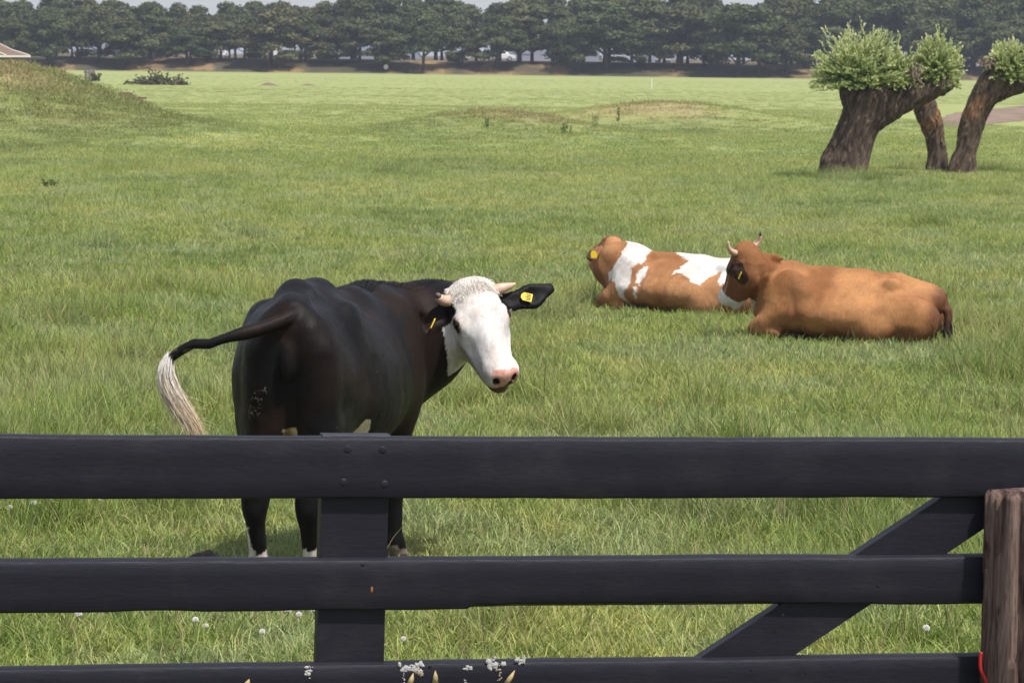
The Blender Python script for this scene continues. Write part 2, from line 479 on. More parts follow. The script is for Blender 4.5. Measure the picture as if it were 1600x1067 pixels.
    e2r = N.new('FunctionNodeEulerToRotation'); L.new(na('rot', 'FLOAT_VECTOR'), e2r.inputs[0]); L.new(e2r.outputs[0], iop.inputs['Rotation'])
    L.new(na('scl', 'FLOAT_VECTOR'), iop.inputs['Scale'])
    L.new(iop.outputs[0], go.inputs[0])
    md = o.modifiers.new('scatter', 'NODES'); md.node_group = ng
    tag(o, 'uneven green meadow grass with darker tussocks and pale stalks', 'grass', kind='stuff')
    print('grass tufts', n)

# ------------------------------------------------------------------ painted field gate and its post
def paint_material():
    t = NT('dark_blue_black_paint'); p = t.obj()
    streak = t.noise(t.mapping(p, (0.55, 1, 1.5)), 9, 5, 0.65)
    fine = t.noise(t.mapping(p, (0.35, 1, 1.6)), 55, 4, 0.7)
    dirt_shade = t.noise(p, 3.2, 5, 0.7)
    c = t.mix(streak, (0.0070, 0.0068, 0.0120), (0.0120, 0.0116, 0.0195))
    c = t.mix(t.ramp(dirt_shade, [(0.52, 0.0), (0.75, 0.5)]), c, (0.026, 0.025, 0.030))
    c = t.mix(t.ramp(fine, [(0.62, 0.0), (0.80, 0.35)]), c, (0.034, 0.033, 0.040))
    h = t.math('ADD', t.math('MULTIPLY', streak, 0.7), t.math('MULTIPLY', fine, 0.35))
    return t.done(c, t.ramp(dirt_shade, [(0.3, 0.42), (0.7, 0.62)]), t.bump(h, 0.45, 0.007), 0.28)
M['paint'] = paint_material()
M['rust'] = plain('rust_bleeding_through_paint', (0.30, 0.11, 0.03), 0.8, 0.3, 60)
M['hole'] = plain('dark_bare_wood_hole', (0.006, 0.005, 0.005), 0.9, 0.2, 60)
M['dropping'] = plain('dried_bird_dropping', (0.50, 0.49, 0.48), 0.85, 0.45, 120, 0.6)
M['dropping_tan'] = plain('dried_tan_dropping', (0.36, 0.27, 0.20), 0.8, 0.25, 90, 0.4)
M['petal'] = plain('withered_yellow_leaf', (0.40, 0.31, 0.15), 0.85, 0.25, 60)
M['red_cord'] = plain('red_plastic_cord', (0.55, 0.025, 0.018), 0.45, 0.15, 60)
def post_material():
    t = NT('weathered_post_wood'); p = t.obj()
    grain = t.noise(t.mapping(p, (1, 1, 0.10)), 26, 6, 0.7, 0.6)
    fine = t.noise(t.mapping(p, (1, 1, 0.05)), 110, 4, 0.7)
    blot = t.noise(t.mapping(p, (1, 1, 0.22)), 9, 5, 0.7, 0.8)
    c = t.ramp(grain, [(0.34, (0.022, 0.013, 0.012)), (0.44, (0.115, 0.070, 0.060)), (0.55, (0.230, 0.155, 0.132)), (0.68, (0.32, 0.225, 0.19))])
    c = t.mix(t.ramp(blot, [(0.54, 0.0), (0.64, 0.9)]), c, (0.022, 0.016, 0.015))
    c = t.mix(t.ramp(blot, [(0.30, 0.45), (0.42, 0.0)]), c, (0.22, 0.20, 0.13))
    c = t.mix(1.0, c, t.ramp(fine, [(0.3, 0.75), (0.7, 1.15)]), 'MULTIPLY')
    h = t.math('ADD', grain, t.math('MULTIPLY', fine, 0.4))
    return t.done(c, 0.85, t.bump(h, 1.0, 0.022), 0.15)
M['post'] = post_material()

GL, GR = at(0, 681, 9.4), at(1600, 687, 10.2)
gu = (GR - GL).normalized()
gv = gu.cross(Vector((0, 0, 1))).normalized()          # towards the camera
if gv.y > 0: gv = -gv
gw = gv.cross(gu).normalized()
if gw.z < 0: gw = -gw
GM = Matrix((gu, gv * 1.0, gw)).transposed()
if GM.determinant() < 0: gu_sign = -1
def gp(px, py, v=0.0):
    """gate-plane coordinates (along, up) of a point seen at a pixel"""
    d = ray(px, py); o = Vector((0, 0, CAM_H)); q = GL + gv * v
    t = (q - o).dot(gv) / d.dot(gv)
    r = o + d * t - GL
    return r.dot(gu), r.dot(gw)
def gate():
    # frame: local x along the gate, y away from the camera, z up
    R = Matrix((gu, -gv, gw)).transposed()
    root = empty('field_gate', GL); root.rotation_euler = R.to_euler()
    tag(root, 'dark painted wooden field gate with wide rails across the foreground', 'gate')
    g = np.random.default_rng(11)
    def rail(name, x0, x1, zt, zb, y0, y1, notch=None, seed=0, nx=90, ch=.016):
        """plank with softened, slightly uneven edges; notch(x) lifts the worn lower edge"""
        xs = np.linspace(x0, x1, nx); V = []; be = .007
        prof = [(y0 + ch * 1.6, 1, 0), (y0 + ch * .35, 1, -ch * .45), (y0, 1, -ch * 1.15), (y0, 0.66, 0), (y0, 0.33, 0), (y0, 0, be), (y0 + be * .3, 0, be * .35), (y0 + be, 0, 0), (y1 - be, 0, 0), (y1, 0, be), (y1, 1, -be), (y1 - be, 1, 0)]
        for x in xs:
            wt = .0025 * vnoise(np.array([x * 1.7, seed, .5])) + .0012 * vnoise(np.array([x * 9, seed, 1.5]))
            wb = .0025 * vnoise(np.array([x * 1.7, seed, 3.5])) + .0015 * vnoise(np.array([x * 9, seed, 4.5]))
            nz = notch(x) if notch else 0
            for k, (y, f, dz) in enumerate(prof):
                zz = zb + wb + (zt + wt - zb - wb) * f + dz
                yy = y + (.0015 * vnoise(np.array([x * 3, zz * 9, seed + 7.5])) if k in (3, 4) else 0)
                if k in (5, 6, 7) and nz: zz += nz; yy += nz * .25
                V.append((x, yy, zz))
        n = len(prof); F = []
        for i in range(nx - 1):
            for k in range(n): F.append((i * n + k, (i + 1) * n + k, (i + 1) * n + (k + 1) % n, i * n + (k + 1) % n))
        F.append(tuple(range(n))); F.append(tuple((nx - 1) * n + k for k in range(n - 1, -1, -1)))
        m = MB(); m.add([Vector(v) for v in V], F)
        o = m.build(name, M['paint'], root, True)
        o.data.set_sharp_from_angle(angle=math.radians(40))
        return o
    tb = gp(0, 779)[1]; xr = gp(1640, 700)[0]
    top = rail('rail', -.9, xr, 0.0, tb, 0, .055, seed=1, ch=.011)
    m0, m1 = gp(0, 876)[1], gp(0, 959)[1]
    xa, xb, xc = gp(560, 948)[0], gp(733, 945)[0], gp(1180, 942)[0]
    def wear(x):
        if x < xa: return .006 * max(0, float(vnoise(np.array([x * 4, .3, .2])))) 
        if x < xb: return 0.0
        return (.012 + .004 * float(vnoise(np.array([x * 14, .3, .2])))) * min(1, (x - xb) / .02) * (1 if x < xc else max(0, 1 - (x - xc) / .5))
    mid = rail('rail', -.9, gp(1560, 900)[0], m0, m1, .002, .055, wear, 2, 260)
    l0 = gp(0, 1044)[1]
    low = rail('rail', -.9, gp(1560, 1040)[0], l0, l0 - .155, .003, .055, seed=3)
    rail('rail', -.9, gp(1560, 1040)[0], l0 - .28, l0 - .42, .003, .055, seed=4)
    # upright behind the rails, its top a little proud of the top rail
    u0, u1 = gp(501, 900)[0], gp(607, 900)[0]
    def slab(name, quad, y0, y1):
        q = [Vector((x, 0, z)) for x, z in quad]; V = []
        for y, ins in ((y0 + .006, 0), (y0, .006), (y1, 0)):
            cx = sum(p.x for p in q) / 4; cz = sum(p.z for p in q) / 4
            for p in q:
                d = Vector((cx - p.x, 0, cz - p.z)); d.normalize()
                V.append(Vector((p.x + d.x * ins, y, p.z + d.z * ins)))
        m = MB(); m.add(V, [(4, 5, 6, 7), (0, 4, 7, 3), (1, 5, 4, 0), (2, 6, 5, 1), (3, 7, 6, 2), (0, 3, 11, 8), (1, 0, 8, 9), (2, 1, 9, 10), (3, 2, 10, 11), (11, 10, 9, 8)])
        return m.build(name, M['paint'], root, False)
    slab('upright', [(u0, l0 - .46), (u1, l0 - .46), (u1, .004), (u0, .004)], .028, .085)
    a, b_, c, d = gp(1110, 1022), gp(1253, 1022), gp(1528, 838), gp(1475, 780)
    ea = (Vector(d) - Vector(a)).normalized()
    A0 = Vector(a) - ea * .45; B0 = Vector(b_) - ea * .45; D1 = Vector(d) + ea * .16; C1 = Vector(c) + ea * .08
    slab('brace', [tuple(A0), tuple(B0), tuple(C1), tuple(D1)], .030, .078)
    # bolt heads under paint
    for px, py in ((543, 702), (598, 703), (537, 754), (601, 757)):
        x, z = gp(px, py); m = MB(); m.ball((x, .001, z), (.014, .0028, .013), 14, 8)
        m.build('bolt_head', M['paint'], top, True)
    for px, py, par, r in ((567, 882, mid, .007), (1373, 915, mid, .006), (1223, 961, mid, .006), (672, 1041, low, .006), (1175, 1046, low, .004), (1260, 1050, low, .004)):
        x, z = gp(px, py); m = MB(); m.ball((x, .0015, z), (r, .0018, r * .7), 10, 6); m.build('nail_hole', M['hole'], par, True)
    x, z = gp(581, 921); MB().ball((x, .0015, z), (.004, .002, .010), 8, 6).build('rust_spot', M['rust'], mid, True)
    # bird droppings: lumpy splats that cling to the top edge and run down the face
    def splat(px, py, w, h_, mat, n=10, seed=0):
        gg = np.random.default_rng(seed); x, z = gp(px, py); m = MB()
        for k in range(n):
            dx, dz = gg.normal(0, w * .34), gg.normal(0, h_ * .34); r = gg.uniform(.2, 1) * min(w, h_) * .42; na = 13; yk = .0006 - .0003 * (k % 5)
            ph = np.arange(na) * 2 * math.pi / na; rr = r * (.55 + .65 * gg.uniform(size=na)); el = gg.uniform(.7, 1.5)
            rim = [Vector((x + dx + rr[i] * math.cos(ph[i]) * el, .002, z + dz + rr[i] * math.sin(ph[i]) / el)) for i in range(na)]
            inn = [Vector((x + dx + rr[i] * .6 * math.cos(ph[i]) * el, yk, z + dz + rr[i] * .6 * math.sin(ph[i]) / el)) for i in range(na)]
            m.add(rim + inn + [Vector((x + dx, yk - .0006, z + dz))], [(i, (i + 1) % na, na + (i + 1) % na, na + i) for i in range(na)] + [(na + i, na + (i + 1) % na, 2 * na) for i in range(na)])
        m.build('bird_dropping', mat, low, True)
    splat(482, 1047, .020, .045, M['dropping'], 12, 1); splat(646, 1044, .055, .030, M['dropping'], 16, 2); splat(630, 1053, .012, .040, M['dropping'], 8, 3)
    splat(731, 1044, .026, .018, M['dropping'], 10, 4); splat(771, 1037, .035, .030, M['dropping'], 16, 5); splat(815, 1032, .024, .022, M['dropping'], 10, 6)
    splat(727, 1064, .010, .014, M['dropping'], 6, 7); splat(781, 1052, .012, .050, M['dropping_tan'], 14, 8); splat(652, 1050, .022, .022, M['dropping_tan'], 8, 9)
    for k, (px, py, tx, tz) in enumerate(((639, 1072, .012, .045), (680, 1070, -.002, .05), (790, 1070, .028, .05), (383, 1072, .012, .025))):
        x, z = gp(px, py); m = MB()
        V = [(x - .010, .0, z), (x + .010, -.004, z), (x + .008 + tx * .5, -.010, z + tz * .55), (x + tx, -.006, z + tz), (x - .008 + tx * .5, -.006, z + tz * .55)]
        V += [(a_, b2 + .003, c_) for a_, b2, c_ in V]
        m.add([Vector(v) for v in V], [(0, 1, 2, 3, 4), (9, 8, 7, 6, 5), (0, 5, 6, 1), (1, 6, 7, 2), (2, 7, 8, 3), (3, 8, 9, 4), (4, 9, 5, 0)]).build('withered_leaf', M['petal'], low, True)
    # round post in front of the hanging end
    R_ = .175; px0, py0 = 1529, 900
    x, z = gp(px0, py0); cx = x + R_ - .004
    base = GL + gu * cx + gv * .055
    gz = H(base.x, base.y)
    ztop = at(1570, 768, base.y).z
    p = empty('gate_post', (base.x, base.y, gz)); tag(p, 'thick round weathered wooden post at the right end of the gate', 'post')
    nz, na = 90, 72; hgt = ztop - gz; V = []; F = []
    for i in range(nz):
        zz = -.25 + (hgt + .25) * i / (nz - 1)
        an = np.arange(na) * 2 * np.pi / na
        pr = np.stack([np.cos(an) * 3.2, np.sin(an) * 3.2, np.full(na, zz * .55)], 1)
        crack = np.abs(fbm(np.stack([np.cos(an) * 4.5, np.sin(an) * 4.5, np.full(na, zz * .9)], 1), 2, 71))
        r = R_ * (1 + .035 * fbm(pr, 2, 70)) - .020 * (crack < .13) - .005 * np.clip(fbm(np.stack([np.cos(an) * 11, np.sin(an) * 11, np.full(na, zz * 2)], 1), 2, 72), 0, 1)
        r = r - .012 * (i == nz - 1)
        zo = (.012 * np.cos(an + 2.2) + .004 * vnoise(np.stack([an * 2, an * 0, an * 0], 1), 3)) * (zz / hgt) ** 8 if i > nz - 8 else 0 * an
        V += list(zip(r * np.cos(an), r * np.sin(an), zz + zo))
    for i in range(nz - 1):
        for k in range(na): F.append((i * na + k, i * na + (k + 1) % na, (i + 1) * na + (k + 1) % na, (i + 1) * na + k))
    for j, rr in enumerate((.6, .25)):
        b0 = len(V)
        for k in range(na):
            v = V[(nz - 1) * na + k]; V.append((v[0] * rr, v[1] * rr, v[2] + .004))
        for k in range(na): F.append((b0 - na + k, b0 - na + (k + 1) % na, b0 + (k + 1) % na, b0 + k))
    F.append(tuple(len(V) - na + k for k in range(na)))
    m = MB(); m.add([Vector(v) for v in V], F); o = m.build('post_shaft', M['post'], p, True); o.data.set_sharp_from_angle(angle=math.radians(50))
    # red cord hanging down the post's gate side
    pts = [at(px_, py_, base.y - .06) for px_, py_ in ((1534, 1018), (1532, 1030), (1533, 1046), (1540, 1060), (1546, 1075), (1562, 1090), (1590, 1098))]
    pts = [Vector(q) for q in spline([tuple(q) for q in pts], 4)]
    m = MB(); m.tube([q - base + Vector((0, 0, gz * 0)) for q in pts], .0065, 8)
    co = m.build('cord', M['red_cord'], None, True); co.location = base
    tag(co, 'thin red cord hanging on the round gate post', 'cord')
def spline(pts, m):
    P = np.array(pts, float); P = np.concatenate([[2 * P[0] - P[1]], P, [2 * P[-1] - P[-2]]]); out = []
    for i in range(1, len(P) - 2):
        for t in np.arange(m) / m:
            a, b, c, d = P[i - 1:i + 3]
            out.append(.5 * (2 * b + (c - a) * t + (2 * a - 5 * b + 4 * c - d) * t * t + (3 * b - a - 3 * c + d) * t ** 3))
    out.append(P[-2]); return [tuple(o) for o in out]
gate()

# ------------------------------------------------------------------ smooth-union body modelling
class Body:
    def __init__(s, lo, hi, h):
        s.lo, s.h = np.array(lo, float), h
        s.n = np.ceil((np.array(hi, float) - s.lo) / h).astype(int) + 1
        s.d = np.full(s.n, 1.0, np.float32)
    def region(s, lo, hi):
        a = np.clip(np.floor((np.asarray(lo) - s.lo) / s.h).astype(int), 0, s.n)
        b = np.clip(np.ceil((np.asarray(hi) - s.lo) / s.h).astype(int) + 1, 0, s.n)
        sl = tuple(slice(i, j) for i, j in zip(a, b))
        g = [(np.arange(i, j) * s.h + o).astype(np.float32) for i, j, o in zip(a, b, s.lo)]
        return sl, np.meshgrid(*g, indexing='ij', sparse=True)
    def put(s, sl, e, k, cut=False):
        o = s.d[sl]
        if cut:
            e = -e; hh = np.maximum(k - np.abs(o - e), 0) / k
            s.d[sl] = np.maximum(o, e) + hh * hh * k * 0.25
        else:
            hh = np.maximum(k - np.abs(o - e), 0) / k
            s.d[sl] = np.minimum(o, e) - hh * hh * k * 0.25
    def cone(s, a, b, ra, rb, k=0.08, flat=None, cut=False):
        a, b = np.asarray(a, float), np.asarray(b, float)
        m = max(ra, rb) + k + 0.03
        sl, (X, Y, Z) = s.region(np.minimum(a, b) - m, np.maximum(a, b) + m)
        if s.d[sl].size == 0: return
        ab = b - a; L2 = max(ab @ ab, 1e-9)
        t = np.clip(((X - a[0]) * ab[0] + (Y - a[1]) * ab[1] + (Z - a[2]) * ab[2]) / L2, 0, 1)
        dx, dy, dz = X - a[0] - t * ab[0], Y - a[1] - t * ab[1], Z - a[2] - t * ab[2]
        q = dx * dx + dy * dy + dz * dz
        if flat is not None:
            ax, f = np.asarray(flat[0], float), flat[1]; ax = ax / np.linalg.norm(ax)
            c = dx * ax[0] + dy * ax[1] + dz * ax[2]
            q = q + (f * f - 1) * c * c
        s.put(sl, np.sqrt(q) - (ra + (rb - ra) * t), k, cut)
    def chain(s, pts, k=0.08, flat=None):
        for p, q in zip(pts[:-1], pts[1:]): s.cone(p[:3], q[:3], p[3], q[3], k, flat)
    def ell(s, c, r, k=0.08, R=None, cut=False):
        c, r = np.asarray(c, float), np.asarray(r, float); m = max(r) + k + 0.03
        ext = r + k + 0.03 if R is None else np.full(3, m)
        sl, (X, Y, Z) = s.region(c - ext, c + ext)
        if s.d[sl].size == 0: return
        X, Y, Z = X - c[0], Y - c[1], Z - c[2]
        if R is not None:
            R = np.asarray(R)
            X, Y, Z = (R[0, 0] * X + R[1, 0] * Y + R[2, 0] * Z, R[0, 1] * X + R[1, 1] * Y + R[2, 1] * Z, R[0, 2] * X + R[1, 2] * Y + R[2, 2] * Z)
        k0 = np.sqrt((X / r[0]) ** 2 + (Y / r[1]) ** 2 + (Z / r[2]) ** 2)
        k1 = np.sqrt((X / r[0] ** 2) ** 2 + (Y / r[1] ** 2) ** 2 + (Z / r[2] ** 2) ** 2)
        s.put(sl, k0 * (k0 - 1) / np.maximum(k1, 1e-6), k, cut)
    def mesh(s, smooth=2):
        d = s.d; d = np.where(d == 0, 1e-6, d)
        neg = d < 0
        shp = np.array(d.shape) - 1
        cnt = np.zeros(shp, np.int8)
        for a in (0, 1):
            for b in (0, 1):
                for c in (0, 1):
                    cnt += neg[a:a + shp[0], b:b + shp[1], c:c + shp[2]]
        cells = np.argwhere((cnt > 0) & (cnt < 8))
        idx = np.full(shp, -1, np.int32); idx[tuple(cells.T)] = np.arange(len(cells))
        acc = np.zeros((len(cells), 3)); num = np.zeros(len(cells))
        cor = [(a, b, c) for a in (0, 1) for b in (0, 1) for c in (0, 1)]
        for p in cor:
            for ax in range(3):
                if p[ax]: continue
                q = list(p); q[ax] = 1
                da = d[tuple((cells + p).T)]; db = d[tuple((cells + q).T)]
                m = (da < 0) != (db < 0)
                t = np.where(m, da / np.where(m, da - db, 1), 0)
                pt = np.array(p, float)[None] + t[:, None] * (np.array(q) - np.array(p))[None]
                acc += np.where(m[:, None], pt, 0); num += m
        V = (cells + acc / num[:, None]) * s.h + s.lo
        F = []
        for ax in range(3):
            u, w = (ax + 1) % 3, (ax + 2) % 3
            sa = [slice(None)] * 3; sb = [slice(None)] * 3; sa[ax] = slice(0, -1); sb[ax] = slice(1, None)
            na, nb = neg[tuple(sa)], neg[tuple(sb)]
            e = np.argwhere(na != nb)
            e = e[(e[:, u] > 0) & (e[:, w] > 0) & (e[:, u] < shp[u]) & (e[:, w] < shp[w])]
            fl = na[tuple(e.T)]
            du = np.zeros(3, int); du[u] = 1; dw = np.zeros(3, int); dw[w] = 1
            q = np.stack([idx[tuple((e - du - dw).T)], idx[tuple((e - dw).T)], idx[tuple(e.T)], idx[tuple((e - du).T)]], 1)
            q[~fl] = q[~fl][:, ::-1]
            F.append(q)
        F = np.concatenate(F); F = F[(F >= 0).all(1)]
        for _ in range(smooth):
            S = np.zeros_like(V); n = np.zeros(len(V))
            for i in range(4):
                a, b = F[:, i], F[:, (i + 1) % 4]
                for ax in range(3): S[:, ax] += np.bincount(a, V[b, ax], len(V))
                n += np.bincount(a, minlength=len(V))
            V = 0.5 * V + 0.5 * S / np.maximum(n, 1)[:, None]
        return V, F

def unit(v): v = np.asarray(v, float); return v / np.linalg.norm(v)
class Head:
    """head frame: x from poll to nose, z out of the forehead, y to one side"""
    def __init__(s, poll, n, f, sc, wide=1.0):
        s.w = wide; s.o = np.asarray(poll, float); x = unit(n); f = np.asarray(f, float); z = unit(f - x * (f @ x)); y = np.cross(z, x)
        s.R = np.stack([x, y, z], 1); s.s = sc
    def p(s, x, y, z): return s.o + s.R @ (np.array([x, y * s.w, z]) * s.s)
    def d(s, x, y, z): return s.R @ np.array([x, y, z], float)
    def inv(s, V): return (V - s.o) @ s.R / (s.s * np.array([1, s.w, 1]))
def add_head(b, h, ears, fine=True):
    S = h.s; P = h.p
    E = lambda c, r, k, cut=False: b.ell(P(*c), np.array(r) * S * np.array([1, h.w, 1]), k * S, h.R, cut)
    K = lambda a, c, ra, rc, k, flat=None: b.cone(P(*a), P(*c), ra * S, rc * S, k * S, flat)
    E((.08, 0, -.10), (.13, .105, .105), .05)
    E((.13, 0, -.055), (.16, .102, .055), .05)
    E((.005, 0, -.05), (.05, .090, .055), .05)
    K((.16, 0, -.085), (.42, 0, -.088), .078, .056, .05, (h.R[:, 2], 1.15))
    K((.20, 0, -.045), (.43, 0, -.058), .042, .036, .04)
    for q in (1, -1):
        E((.172, q * .092, -.058), (.052, .032, .034), .035)       # brow and eye
        E((.150, q * .062, -.200), (.092, .044, .095), .06)        # jaw angle
        K((.15, q * .050, -.205), (.40, q * .026, -.170), .064, .046, .06)
        K((.24, q * .070, -.115), (.39, q * .044, -.110), .042, .036, .05)
        E((.450, q * .038, -.092), (.045, .032, .050), .04)        # upper lip
    E((.440, 0, -.098), (.066, .066, .074), .05)
    E((.482, 0, -.072), (.030, .058, .046), .03)
    E((.444, 0, -.184), (.060, .047, .034), .02)
    if fine:
        E((.485, 0, -.1570), (.070, .095, .006), .012, True)
        for q in (1, -1):
            E((.508, q * .040, -.066), (.022, .013, .019), .012, True)
            E((.176, q * .132, -.054), (.028, .020, .014), .010, True)
            E((.34, q * .090, -.085), (.05, .010, .016), .04, True)
    for q, pts, nrm in ears:                                       # ear blades: flat, cupped towards nrm
        A = [P(*p[:3]) for p in pts]; r = [p[3] * S for p in pts]; nr = h.d(*nrm)
        for i in range(len(A) - 1): b.cone(A[i], A[i + 1], r[i], r[i + 1], .02 * S, (nr, 2.6))
        if len(A) > 2:
            for i in range(1, len(A) - 1):
                b.cone(A[i] + nr * .030 * S, (A[i] + A[i + 1]) / 2 + nr * .030 * S, r[i] * .75, r[i] * .6, .02 * S, (nr, 1.6), True)

def coat_material(name, rough, sheen, bump=0.45, spec=0.12):
    t = NT(name); p = t.obj()
    c = t.attr('coat', 'Color')
    n = t.noise(t.mapping(p, (1, 1, 0.35)), 60, 4, 0.6)
    big = t.noise(p, 6, 4, 0.6)
    c = t.mix(1.0, c, t.ramp(n, [(0.25, 0.80), (0.75, 1.18)]), 'MULTIPLY')
    c = t.mix(1.0, c, t.ramp(big, [(0.3, 0.88), (0.7, 1.1)]), 'MULTIPLY')
    nb = t.bump(t.noise(t.mapping(p, (1, 1, 0.22)), 130, 3, 0.6), bump, 0.004)
    lump = t.node('ShaderNodeBump'); t.l.new(t.noise(p, 9, 3, 0.5), lump.inputs['Height'])
    lump.inputs['Strength'].default_value = 0.25; lump.inputs['Distance'].default_value = 0.02; t.l.new(nb, lump.inputs['Normal'])
    r = t.math('MULTIPLY', t.attr('gloss'), 1.0)
    return t.done(c, r, lump.outputs[0], spec, sheen=sheen)
def strands(roots, paths, w, cols, name, mat, parent):
    """ribbons: paths (n, m, 3), per-strand widths, colours (n, m, 3)"""
    n, m, _ = paths.shape
    g = np.random.default_rng(5)
    side = g.normal(size=(n, 3)); side /= np.linalg.norm(side, axis=1)[:, None]
    tap = np.linspace(1, 0.15, m)[None, :, None] * np.asarray(w).reshape(-1, 1, 1) / 2
    A = paths - side[:, None] * tap; B = paths + side[:, None] * tap
    V = np.stack([A, B], 2).reshape(-1, 3)
    base = (np.arange(n) * m * 2)[:, None] + (np.arange(m - 1) * 2)[None]
    base = base.ravel()
    F = np.stack([base, base + 1, base + 3, base + 2], 1)
    me = mesh_np(name, V, F, True)
    cattr(me, 'coat', np.repeat(cols.reshape(-1, 3), 2, 0))
    return link(name, me, mat, parent)
def fur(root, V, N, rgb, n, length, lift, seed, skip=None):
    """short coat hairs lying along the body"""
    g = np.random.default_rng(seed); cand = np.arange(len(V)) if skip is None else np.flatnonzero(~skip)
    pk = g.choice(cand, n); nn = N[pk]; flow = np.array([-.75, 0, -.65]) + g.normal(size=(n, 3)) * .28
    flow += .5 * np.stack([fbm(V[pk] * 5, 1, 31), fbm(V[pk] * 5, 1, 32), fbm(V[pk] * 5, 1, 33)], 1)
    flow -= nn * (flow * nn).sum(1)[:, None]; flow /= np.maximum(np.linalg.norm(flow, axis=1), 1e-6)[:, None]
    d = flow + nn * lift; u = np.linspace(0, 1, 3); ln = g.uniform(.5, 1.2, n) * length
    P_ = V[pk][:, None] - nn[:, None] * .001 + d[:, None] * (u[None, :, None] * ln[:, None, None]) - nn[:, None] * (u ** 2)[None, :, None] * ln[:, None, None] * lift * .7
    cc = np.clip(rgb[pk] * g.uniform(.7, 1.45, (n, 1)), 0, 1)[:, None] * np.ones((1, 3, 1))
    tag(strands(P_[:, 0], P_, np.full(n, .0022), cc, 'coat_hair', M['hair'], root), kind='stuff')
def vnormals(V, F):
    n = np.zeros_like(V)
    fn = np.cross(V[F[:, 2]] - V[F[:, 0]], V[F[:, 3]] - V[F[:, 1]])
    for i in range(4):
        for ax in range(3): n[:, ax] += np.bincount(F[:, i], fn[:, ax], len(V))
    return n / np.maximum(np.linalg.norm(n, axis=1), 1e-12)[:, None]
def lerp(a, b, t): return np.asarray(a) * (1 - t[:, None]) + np.asarray(b) * t[:, None]
def poly_sd(pts, x, y):
    """signed distance to a polygon, positive inside"""
    pts = np.asarray(pts, float); d = np.full(len(x), 1e9); ins = np.zeros(len(x), bool)
    for i in range(len(pts)):
        a, b = pts[i], pts[(i + 1) % len(pts)]; e = b - a
        t = np.clip(((x - a[0]) * e[0] + (y - a[1]) * e[1]) / (e @ e), 0, 1)
        d = np.minimum(d, np.hypot(x - a[0] - t * e[0], y - a[1] - t * e[1]))
        c = ((a[1] > y) != (b[1] > y)) & (x < (b[0] - a[0]) * (y - a[1]) / (b[1] - a[1] + 1e-12) + a[0])
        ins ^= c
    return np.where(ins, d, -d)

M['eye'] = NT('cow_eye').done((0.012, 0.007, 0.005), 0.08, None, 0.6)
M['horn'] = plain('cow_horn', (0.56, 0.36, 0.27), 0.45, 0.25, 30)
M['horn_tip'] = plain('cow_horn_dark_tip', (0.10, 0.08, 0.07), 0.4, 0.2, 30)
M['tag'] = plain('yellow_tag_plastic', (0.80, 0.58, 0.02), 0.4, 0.05, 40)
M['print'] = plain('black_tag_print', (0.015, 0.015, 0.015), 0.5, 0.05, 40)
M['coat'] = coat_material('cow_coat', 0.5, 0.0)
M['hair'] = NT('cow_hair'); M['hair'] = M['hair'].done(M['hair'].attr('coat', 'Color'), 0.55, None, 0.3, translucent=0.15)

def finish_cow(root, V, F, rgb, gloss):
    me = mesh_np('body', V, F, True); cattr(me, 'coat', rgb); fattr(me, 'gloss', gloss)
    return link('body', me, M['coat'], root)
def add_eyes(root, h):
    for q in (1, -1):
        m = MB(); m.ball((0, 0, 0), 0.0265 * h.s, 14, 10)
        o = m.build('eye', M['eye'], root, True); o.location = h.p(.176, q * .1035, -.053)
def ear_tag(root, c, u, v, w, hgt, shape=0, marks=True):
    """flat plastic tag: centre c, u across, v up its face (cow frame)"""
    u, v = unit(u), unit(v); v = unit(v - u * (u @ v)); nrm = np.cross(u, v); c = np.asarray(c)
    out = [(-.5, -.5), (.5, -.5), (.5, .28), (.2, .5), (-.2, .5), (-.5, .28)]
    if shape: out = [(-.42, -.5), (.42, -.5), (.5, .05), (.18, .5), (-.3, .48), (-.5, .12)]
    V = [c + u * x * w + v * y * hgt + nrm * t for t in (-.002, .002) for x, y in out]
    n = len(out); m = MB().add(V, [tuple(range(n - 1, -1, -1)), tuple(range(n, 2 * n))] + [(i, (i + 1) % n, n + (i + 1) % n, n + i) for i in range(n)])
    o = m.build('ear_tag', M['tag'], root)
    if marks:
        for sd in (1, -1):
            m = MB()
            for k, (x, l) in enumerate(((-.34, .62), (-.17, .5), (0.0, .66), (.17, .46), (.33, .58))):
                a = c + u * x * w + nrm * sd * .0032 - v * .38 * hgt
                q = [a - u * .035 * w, a + u * .035 * w, a + u * .035 * w + v * l * hgt * .8, a - u * .035 * w + v * l * hgt * .8]
                m.add(q, [(0, 1, 2, 3) if sd > 0 else (3, 2, 1, 0)])
            m.build('tag_print', M['print'], o)
    return o
def horn(root, pts, rad, tip=True):
    m = MB(); n = len(pts); pts = [np.asarray(p) for p in pts]
    fp, fr = [], []
    for i in range(n - 1):
        for t in np.linspace(0, 1, 5)[:-1]:
            fp.append(pts[i] * (1 - t) + pts[i + 1] * t); fr.append(rad[i] * (1 - t) + rad[i + 1] * t)
    fp.append(pts[-1]); fr.append(rad[-1])
    for _ in range(2): fp = [fp[0]] + [(fp[i - 1] + 2 * fp[i] + fp[i + 1]) / 4 for i in range(1, len(fp) - 1)] + [fp[-1]]
    cut = len(fp) if not tip else int(len(fp) * 0.8)
    o = m.tube(fp[:cut + (1 if tip else 0)], fr[:cut + (1 if tip else 0)], 10).build('horn', M['horn'], root, True)
    if tip:
        MB().tube(fp[cut:], fr[cut:], 10).build('horn_tip', M['horn_tip'], o, True)
    return o

